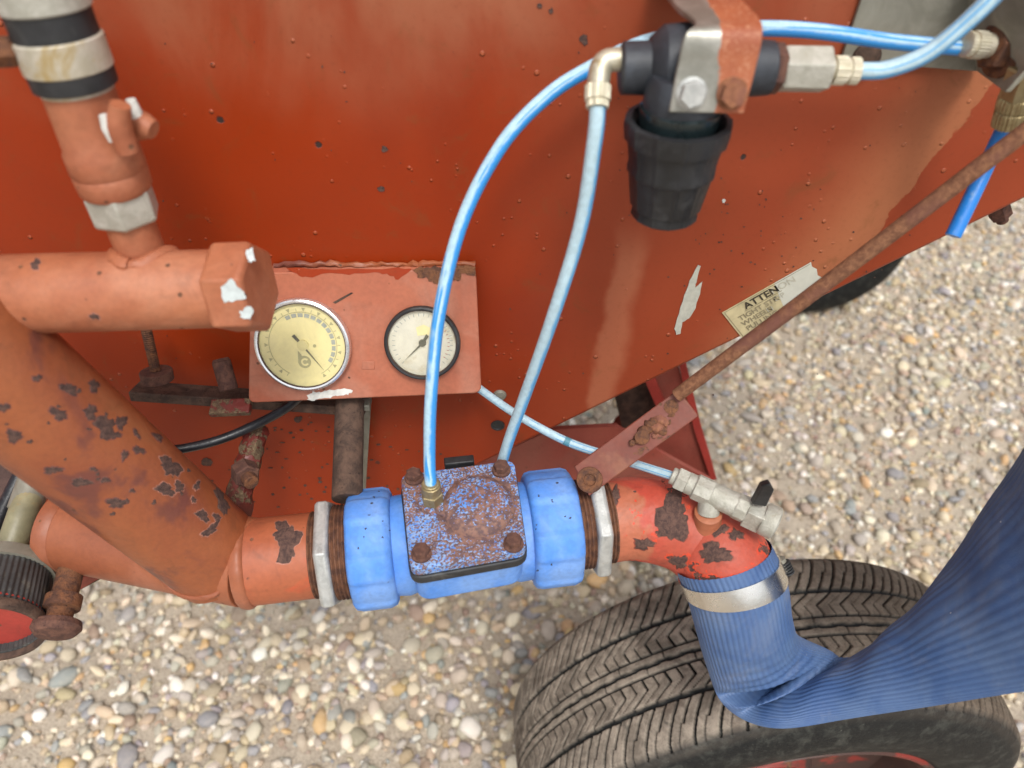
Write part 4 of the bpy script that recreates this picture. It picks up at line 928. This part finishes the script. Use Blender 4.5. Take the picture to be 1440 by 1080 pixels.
SEC = [  # left edge (px,py,depth), right edge, half thickness
    ((953, 806, .548), (1078, 758, .556), .0345), ((969, 846, .553), (1100, 806, .56), .0345), ((982, 893, .562), (1107, 856, .572), .033), ((997, 944, .575), (1122, 893, .59), .026),
    ((1012, 984, .585), (1168, 915, .602), .016), ((1040, 1008, .580), (1207, 940, .604), .011), ((1090, 1021, .560), (1252, 912, .588), .011), ((1180, 1010, .545), (1300, 858, .570), .0125),
    ((1300, 994, .512), (1362, 760, .548), .0135), ((1445, 972, .462), (1447, 622, .505), .0135), ((1640, 950, .40), (1570, 420, .44), .0125), ((1960, 960, .36), (1840, 330, .40), .012), ((2500, 1000, .33), (2320, 330, .36), .012)]
Ls = catmull([P(*a) for a, b, t in SEC], 14); Rs = catmull([P(*b) for a, b, t in SEC], 14); Ts = catmull([[t, 0, 0] for a, b, t in SEC], 14)[:, 0]
# ------------------------------------------------------------------ outlet elbow
elb = thing('outlet_elbow', 'flaking red and rusty pipe elbow right of the blue valve', 'pipe elbow', ax_at(900))
part('long_thread', threads(ax_at(803), ax_at(829), .0338), M['thread'], elb)
part('lock_nut', hexn(ax_at(826), ax_at(846), .0415, .35, 6, .002), M['zinc'], elb, bevel=.001)
part('pipe_thread', threads(ax_at(845), ax_at(858), .0318), M['thread'], elb)
eP = [ax_at(855), ax_at(885), P(925, 733, .562), P(965, 745, .563), P(993, 763, .560), (Ls[0] + Rs[0]) / 2, (Ls[9] + Rs[9]) / 2, (Ls[15] + Rs[15]) / 2]
elm = part('elbow', tube(catmull(eP, 10), [.0312, .0315, .0322, .0330, .0334, .0332, .033], 56), M['elbow'], elb)
for a_ in ((945, 728, 46, 66, .5), (975, 695, 90, 26, .45), (935, 676, 30, 12, .3), (1010, 745, 22, 18, .2), (1005, 778, 46, 26, -.2), (968, 800, 46, 14, -.3), (905, 765, 26, 16, .3), (1035, 752, 20, 14, .6), (863, 700, 16, 26, .2), (868, 765, 22, 40, .2), (955, 790, 20, 20, 0)):
    chip(*a_, elm, 'flake', 'rust_patch', .0006, 'elbowedge')
bs = P(996, 722, .528); bd = unit(P(1000, 700, .512) - P(990, 748, .545))
sock = part('socket', lathe(bs - bd * .016, bs + bd, [(0, .013), (.006, .0108), (.009, .0098), (.017, .0098), (.0178, .008)], 28), M['tee'], elb)
# brass tee with small valve
tee = thing('air_tee_fitting', 'galvanised tee fitting with small black lever on the red elbow', 'fitting', bs)
f0, f1 = P(946, 669, .530), P(1092, 737, .512); fx = unit(f1 - f0); fl_ = dist(f0, f1)
def fa(px): return f0 + (f1 - f0) * ((px - 946) / (1092 - 946))
part('stem', cyl(bs, fa(1000) - bd * .0, .0078, 24), M['cast'], tee)
part('compression_nut', join(cyl(fa(944), fa(952), .0062, 24), hexn(fa(951), fa(967), .0088, .2, 6, .0008)), M['cast'], tee)
part('sleeve', join(cyl(fa(966), fa(978), .0079, 28), hexn(fa(977), fa(1003), .0096, .5, 8, .001)), M['cast'], tee)
part('tee_body', join(cyl(fa(1001), fa(1036), .0088, 28)), M['cast'], tee)
part('valve_body', join(hexn(fa(1034), fa(1052), .0098, .1, 8, .001), boxg((fa(1051) + fa(1074)) / 2, fx * dist(fa(1051), fa(1074)) / 2, unit(np.cross(fx, [0, 0, 1])) * .0085, unit(np.cross(fx, np.cross(fx, [0, 0, 1]))) * .0085)), M['cast'], tee, bevel=.0008)
part('outlet', lathe(fa(1072), f1 + fx, [(0, .0105), (.002, .0118), (dist(fa(1072), f1) - .001, .0118), (dist(fa(1072), f1), .0105), (dist(fa(1072), f1), .007), (.004, .006), (.004, 0)], 32), M['cast'], tee)
lv0, lv1 = P(1066, 712, .505), P(1082, 684, .488)
lxv = unit(lv1 - lv0)
part('lever', prism([P(1058, 710, .505), P(1072, 684, .488), P(1084, 680, .484), P(1089, 690, .486), P(1078, 713, .504)], np.array([.0, .006, -.002])), M['plastic'], tee, bevel=.001)

# ------------------------------------------------------------------ lever arm
lev = thing('release_lever', 'rusty rod welded to a red flat bar above the elbow', 'lever', P(830, 676, .52))
u0, u1 = P(824, 672, .522), P(968, 566, .508); ud = unit(u1 - u0); un = unit(np.cross(ud, ray(890, 620))); uf = unit(np.cross(ud, un)); uf = uf if uf @ ray(890, 620) < 0 else -uf
part('flat_bar', prism([u0 - un * .0115 - ud * .006, u1 - un * .0115, u1 + un * .0115, u0 + un * .0115 - ud * .002], -uf * .006), M['lever'], lev, bevel=.0008)
r0, r1 = P(952, 556, .507), P(1800, -86, .33)
part('rod', tube(catmull([r0, r0 + (r1 - r0) * .35 + [0, 0, -.001], r0 + (r1 - r0) * .7, r1], 10), .0047, 22), M['rod'], lev)
bo = P(925, 600, .511)
for k, (px, py, sz) in enumerate(((924, 600, .0052), (918, 594, .004), (932, 606, .0042), (935, 592, .0048), (913, 603, .0036), (944, 583, .0035), (901, 612, .0038), (938, 600, .003), (944, 580, .0042), (950, 590, .003), (906, 606, .0045), (897, 618, .0032), (929, 590, .0046), (913, 596, .0034), (940, 592, .004), (921, 612, .003), (953, 578, .0028), (889, 622, .0026))):
    v_, f_ = ico(2); v_ = v_ * (1 + rng.normal(size=(len(v_), 1)) * .13) * sz
    v_ = v_ * np.array([1, 1, .8]); part('rust_lump', (P(px, py, .5135) + v_, [tuple(t) for t in f_]), M['rust'] if k % 3 else M['rustorange'], lev, sharp=0)
for px, py in ((944, 572), (903, 615)):
    q = P(px, py, .509); part('rivet', lathe(q - uf * .003, q + uf, [(0, .0052), (.0022, .005), (.0026, .003), (.0027, 0)], 20), M['rust'], lev)
q = P(829, 675, .5205)
part('pivot_washer', lathe(q - uf * .002, q + uf, [(0, .0095), (.0028, .009), (.0034, .007), (.0030, .0045), (.0012, .004), (.0012, 0)], 24), M['rust'], lev)

# ------------------------------------------------------------------ blue lay-flat hose and its clamp
NR = 56
def hose_ring(i, off=0., n=448, ribs=True):
    i0, i1 = max(0, i - 1), min(len(Ls) - 1, i + 1)
    tg = unit((Ls[i1] + Rs[i1]) - (Ls[i0] + Rs[i0])); Wv = (Rs[i] - Ls[i]) / 2; c = (Ls[i] + Rs[i]) / 2
    Tv = unit(np.cross(tg, Wv)); Tv = Tv if Tv @ (c - EYE) < 0 else -Tv
    an = np.arange(n) * 2 * math.pi / n; co, si = np.cos(an), np.sin(an)
    ja = an + .012 * np.sin(3 * an + i * .11) + .008 * np.sin(7 * an - i * .07)
    flat = np.clip(1 - Ts[i] / .034, 0, 1); e = 1 - .35 * flat
    X = np.sign(co) * np.abs(co) ** e; Yv = np.sign(si) * np.abs(si) ** (1 + .1 * flat)
    rib = (.5 + .5 * np.cos(ja * NR)) ** .7 if ribs else np.ones(n)
    amp = .00045 * (rib - 1)
    kx = 1 + (off + amp) / np.linalg.norm(Wv); ky = 1 + (off + amp) / Ts[i]
    # the buckle just above the fold dents the front face
    u = i / 14; dent = np.exp(-((u - 4.25 - .42 * X) / .25) ** 2) - .45 * np.exp(-((u - 4.85 - .42 * X) / .35) ** 2)
    pts = c + (X * kx)[:, None] * Wv + (Yv * ky * Ts[i])[:, None] * Tv
    wr = .0010 * math.exp(-((u - 3.6) / 1.1) ** 2) * np.sin(i * 1.3 + 3 * X)
    pts = pts - (dent * .021 * np.clip(Yv, 0, 1) ** .8 * (1 - .3 * X * X))[:, None] * Tv + (wr * np.clip(Yv, 0, 1))[:, None] * Tv
    lo = np.clip((u - 2.2) / 1.5, 0, 1)
    wave = .0016 * np.sin(1.9 * u + 2.1 * X + .7) * np.sin(3.3 * X + .8 * u) + .0010 * np.sin(4.1 * u - 5 * X) * np.exp(-((u - 3.6) / 1.4) ** 2) + .0007 * np.sin(7.3 * u + 3 * X)
    pts = pts + (lo * wave * np.clip(Yv, 0, 1) ** .5)[:, None] * Tv
    return pts, 1 - rib
loops, ribv = zip(*[hose_ring(i) for i in range(len(Ls))])
hv = np.array(loops); nS, nC = hv.shape[:2]
I = np.arange(nS - 1)[:, None]; J = np.arange(nC)[None]
Q = np.stack([I * nC + J, I * nC + (J + 1) % nC, (I + 1) * nC + (J + 1) % nC, (I + 1) * nC + J], -1).reshape(-1, 4)
horg = hv.reshape(-1, 3).mean(0)
hm = fast_mesh('layflat_hose', hv.reshape(-1, 3) - horg, Q, {'rib': ('FLOAT', np.array(ribv))}); hm.materials.append(M['hose'])
hose = bpy.data.objects.new('layflat_hose', hm); C.objects.link(hose); hose.location = tuple(horg)
tag(hose, 'ribbed blue lay-flat hose kinked over the tyre and rising to the right', 'hose')
clamp = thing('hose_clamp', 'shiny steel band clamp round the blue hose end', 'hose clamp', (Ls[10] + Rs[10]) / 2)
i0, i1 = 6, 13
bandl = [hose_ring(i0, .0002, 96, False)[0]] + [hose_ring(i, .0012, 96, False)[0] for i in range(i0, i1 + 1)] + [hose_ring(i1, .0002, 96, False)[0]]
part('band', rings(bandl, False, False), M['steel'], clamp, sharp=50)
sc0 = Rs[9] + np.array([.002, -.004, .0])
sdv = unit(Rs[12] - Rs[7])
part('screw_housing', lathe(sc0 - sdv * .006, sc0 + sdv, [(0, .003), (.0005, .0048), (.011, .0048), (.0115, .003)], 20), M['zincgrey'], clamp)
part('screw', join(*[cyl(sc0 + np.array([.003, -.002, 0]) + sdv * (-.005 + .0022 * k), sc0 + np.array([.003, -.002, 0]) + sdv * (-.0038 + .0022 * k), .0046, 18, .0003) for k in range(5)]), M['black'], clamp, kind='stuff')

# ------------------------------------------------------------------ filter, its bracket, fittings
FD = .362
flt = thing('air_filter', 'black air filter with tapered ribbed bowl hanging from the bracket', 'filter', P(955, 120, FD))
def fz(px, py, d=FD): return P(px, py, d)
ba_, bb_ = fz(872, 96), fz(1086, 96); bx = unit(bb_ - ba_); bl_ = dist(ba_, bb_)
part('body', lathe(ba_, bb_, [(0, .0105), (.001, .0122), (.0135, .0125), (.014, .0142), (.02, .0195), (.030, .0205), (.044, .0200), (.052, .014), (.060, .0135), (bl_ - .001, .0125), (bl_, .011)], 48), M['bluegrey'], flt)
bt = fz(957, 152); 
def zfor(X, py):
    lo, hi = -1., 1.3
    for _ in range(50):
        m = (lo + hi) / 2
        if proj([X[0], X[1], m])[1] > py: lo = m
        else: hi = m
    return lo
bt[2] = zfor(bt, 168)
zb_ = zfor(bt, 303); hb = bt[2] - zb_
rt, rbm = .0262, .0182
dn = np.array([0, 0, -1.])
pr = [(.003, .0205), (.001, .0225), (-.0005, .0232), (0, rt), (.003, rt + .0002), (.010, rt - .0008)]
mid = hb * .46
def rad_at(t): return rt - .0012 + (rbm + .0016 - rt) * (t / hb)
pr += [(.0105, rad_at(.0105)), (mid - .003, rad_at(mid)), (mid - .001, rad_at(mid) + .0005), (mid + .002, rad_at(mid) + .0004), (mid + .003, rad_at(mid) - .0006), (hb * .86, rad_at(hb * .86) - .0008), (hb * .88, rad_at(hb * .88) - .0022), (hb * .97, rbm - .0004), (hb, rbm - .0024), (hb, 0)]
def ribs_(a): return 1 + .020 * np.clip((np.cos(12 * a) - .80) * 10, 0, 1)
part('bowl_guard', lathe(bt, bt + dn, pr, 200, flute=ribs_, caps=(0, 1)), M['plastic'], flt)
part('sight_bowl', lathe(bt - dn * .006, bt + dn, [(-.004, .014), (0, .0198), (.012, .0195), (.012, 0)], 40), M['glassbowl'], flt)
part('neck', lathe(bt - dn * .022, bt + dn, [(0, .016), (.004, .0185), (.02, .0185), (.024, .016)], 40), M['bluegrey'], flt)
part('end_nut', hexn(fz(1084, 96), fz(1099, 97), .0118, .2, 6, .0008), M['rustbolt'], flt)
part('hex_coupler', hexn(fz(1097, 97), fz(1164, 98), .0112, .52, 6, .001), M['cast'], flt, bevel=.0005)
kn = lambda a: 1 + .03 * np.sign(np.sin(a * 26))
part('tube_nut', join(cyl(fz(1163, 98), fz(1171, 99), .0058, 24), lathe(fz(1170, 99), fz(1206, 100), [(0, .0058), (.0005, .0066), (.0062, .0066), (.0068, .0054), (.0078, .0054), (.0083, .0062), (dist(fz(1170, 99), fz(1206, 100)), .0062)], 104, flute=kn)), M['nickel'], flt)
elf = part('elbow_fitting', join(tube(catmull([fz(886, 84), fz(868, 84), fz(853, 86), fz(845, 96), fz(842, 112), fz(841, 124)], 6), [.0062, .0056, .0056, .0056, .0054], 24), lathe(fz(841, 120), fz(840, 152), [(0, .0056), (.0006, .0063), (.0075, .0062), (.008, .0054), (dist(fz(841, 120), fz(840, 152)), .0054)], 104, flute=kn), lathe(fz(876, 84), fz(888, 84), [(0, .0058), (.001, .0078), (dist(fz(876, 84), fz(888, 84)), .0078)], 32)), M['nickel'], flt)
# strap bracket
F_D = .338
br = thing('filter_bracket', 'bent strap bracket half bare zinc half orange with two bolts', 'bracket', P(990, 60, .36))
fr = [P(941, 158, .3445), P(1046, 160, .3445)]; frt = [P(962, 52, .328), P(1073, 50, .328)]
bk = [P(984, 30, .333), P(1066, 28, .333)]; tp = [P(928, -12, .40), P(1036, -30, .40)]
def strap(rows, th):
    top = []; bot = []
    V = []; Fc = []
    for i, (a, b) in enumerate(rows):
        j0, j1 = max(0, i - 1), min(len(rows) - 1, i + 1)
        n = unit(np.cross(rows[i][1] - rows[i][0], (rows[j1][0] + rows[j1][1]) - (rows[j0][0] + rows[j0][1])))
        n = n if n @ (a - EYE) > 0 else -n
        V += [a, b, b + n * th, a + n * th]
    k = len(rows)
    for i in range(k - 1):
        for j in range(4): Fc.append((i * 4 + j, i * 4 + (j + 1) % 4, (i + 1) * 4 + (j + 1) % 4, (i + 1) * 4 + j))
    Fc += [(3, 2, 1, 0), tuple((k - 1) * 4 + j for j in range(4))]
    return np.array(V), Fc
cA_, cB_ = catmull([fr[0], P(952, 100, .336), P(964, 48, .329), P(978, 30, .334), P(950, 5, .352), P(925, -30, .385), P(915, -70, .41)], 6), catmull([fr[1], P(1062, 100, .336), P(1073, 48, .329), P(1066, 22, .336), P(1040, -5, .352), P(1012, -40, .385), P(1000, -80, .41)], 6)
sv_ = np.array(strap(list(zip(cA_, cB_)), .003)[0]); xm = (P(1012, 60, .335) - (sv_.min(0) + sv_.max(0)) / 2)[0]
M['strap'] = two_tone_bracket(xm - .0005)
part('strap', strap(list(zip(cA_, cB_)), .003), M['strap'], br, bevel=.0006, sharp=60)
fn = unit(np.cross(frt[0] - fr[0], fr[1] - fr[0])); fn = fn if fn @ ray(990, 100) < 0 else -fn
for px, py, m, lb_ in ((972, 131, M['zinc'], 'grey zinc bolt'), (1029, 131, M['rustorange'], 'orange overpainted bolt')):
    q = P(px, py, .3405)
    part('bolt', join(lathe(q - fn * .003, q + fn, [(0, .0072), (.004, .0072), (.0045, .006)], 24), hexn(q, q + fn * .006, .0062, .3, 6, .0006)), m, br, lb_)

# bulkhead bracket top right
bkt = thing('bulkhead_bracket', 'dull grey angle plate with rusty bulkhead nut at top right', 'bracket', PY(1300, 40, .43))
part('back_plate', prism([PY(1207, 3, ya - .001), PY(1180, 84, ya - .001), PY(1372, 98, ya - .001), PY(1352, -60, ya - .001), PY(1225, -60, ya - .001)], (0, -.003, 0)), M['zincgrey'], bkt, bevel=.0005)
w0, w1 = PY(1352, -60, ya - .003), PY(1372, 99, ya - .003); o0, o1 = P(1448, -40, .372), P(1413, 130, .385)
o2 = P(1446, 95, .376)
part('side_plate', prism([w0, w1, o1, o2, o0], np.array([.003, .0, 0])), M['zincgrey'], bkt, bevel=.0005)
part('rivet', lathe(PY(1217, 79, ya - .003), PY(1217, 79, ya - .003) + [0, -1, 0], [(0, .0085), (.003, .008), (.005, .004), (.0054, 0)], 20), M['rustdark'], bkt)
pnn = unit(np.cross(w1 - w0, o1 - w1)); pnn = pnn if pnn[0] < 0 else -pnn
tdir = unit(P(1355, 68, .398) - P(1250, 60, .392))
e0 = P(1412, 66, .394)
part('bulkhead_nut', join(lathe(e0 + tdir * .002, e0 - tdir, [(0, .0155), (.003, .0155), (.0036, .0135)], 32), hexn(e0 - tdir * .000, e0 - tdir * .0085, .0118, .4, 6, .0008)), M['rust'], bkt)
part('knurled_nut', join(cyl(e0 - tdir * .008, e0 - tdir * .0125, .0062, 24), lathe(e0 - tdir * .012, e0 - tdir, [(0, .0064), (.0005, .0068), (.0065, .0068), (.007, .0058), (.0085, .0058), (.009, .0064), (.0105, .0064), (.011, .005)], 104, flute=kn)), M['nickel'], bkt)
part('drop_fitting', join(hexn(P(1446, 92, .385), P(1431, 135, .398), .0095, .2, 6, .0008), lathe(P(1431, 134, .398), P(1418, 176, .41), [(0, .008), (.001, .0088), (.007, .0088), (.008, .0078), (.009, .0086), (dist(P(1431, 134, .398), P(1418, 176, .41)), .0084)], 104, flute=kn)), M['brass'], bkt)

# ------------------------------------------------------------------ air tubes
def air_tube(pts, r, m, label, extra=None):
    c = catmull([P(*q) for q in pts], 12); v, f = tube(c, r, 18); org = (v.min(0) + v.max(0)) / 2
    # wear sits on the weather side of the tube
    n = 18; nb = np.array([unit(v[i] - c[i // n]) for i in range(len(c) * n)]); upw = nb @ unit(np.array([-.35, -.45, .8]))
    me = mesh('air_tube', (v - org, f)); a = me.attributes.new('upper', 'FLOAT', 'POINT'); a.data.foreach_set('value', upw.astype(np.float32))
    me.materials.append(m); o = bpy.data.objects.new('air_tube', me); C.objects.link(o); o.location = tuple(org)
    return tag(o, label, 'air tube', 'blue air tubes')
ptop = proj(bc + UPV * .021)
air_tube([(ptop[0], ptop[1], ptop[2]), (604, 645, .49), (606, 560, .468), (618, 440, .445), (650, 312, .425), (705, 205, .409), (770, 135, .403), (832, 95, .402), (900, 62, .405), (980, 44, .400), (1070, 40, .388), (1150, 44, .386), (1250, 58, .392), (1358, 68, .397)], .004, M['tubeA'], 'long scuffed blue air tube arching from valve cover to top bracket')
air_tube([(841, 148, .362), (836, 200, .37), (816, 320, .40), (776, 450, .44), (737, 560, .495), (717, 615, .525), (706, 650, .545)], .004, M['tubeB'], 'pale bleached air tube hanging from filter elbow behind the valve')
tc_ = air_tube([(640, 520, .60), (676, 548, .588), (730, 585, .573), (800, 622, .562), (870, 645, .556), (948, 670, .530)], .0033, M['tubeB'], 'thin pale tube running from gauge panel to the tee fitting')
sl0 = catmull([P(*q) for q in ((730, 585, .55), (800, 622, .562), (870, 645, .556))], 20)
part('dark_section', tube(sl0[18:29], .00345, 18), M['teal'], tc_)
air_tube([(1204, 100, .362), (1250, 97, .36), (1312, 70, .352), (1392, 0, .336), (1450, -70, .325), (1520, -190, .33), (1560, -330, .36), (1560, -470, .40)], .0041, M['tubeB'], 'whitened air tube curving off the top right corner')
air_tube([(1417, 170, .412), (1391, 225, .425), (1366, 278, .43), (1340, 332, .435)], .0044, M['tubeE'], 'short bright blue tube end dangling below the bracket')
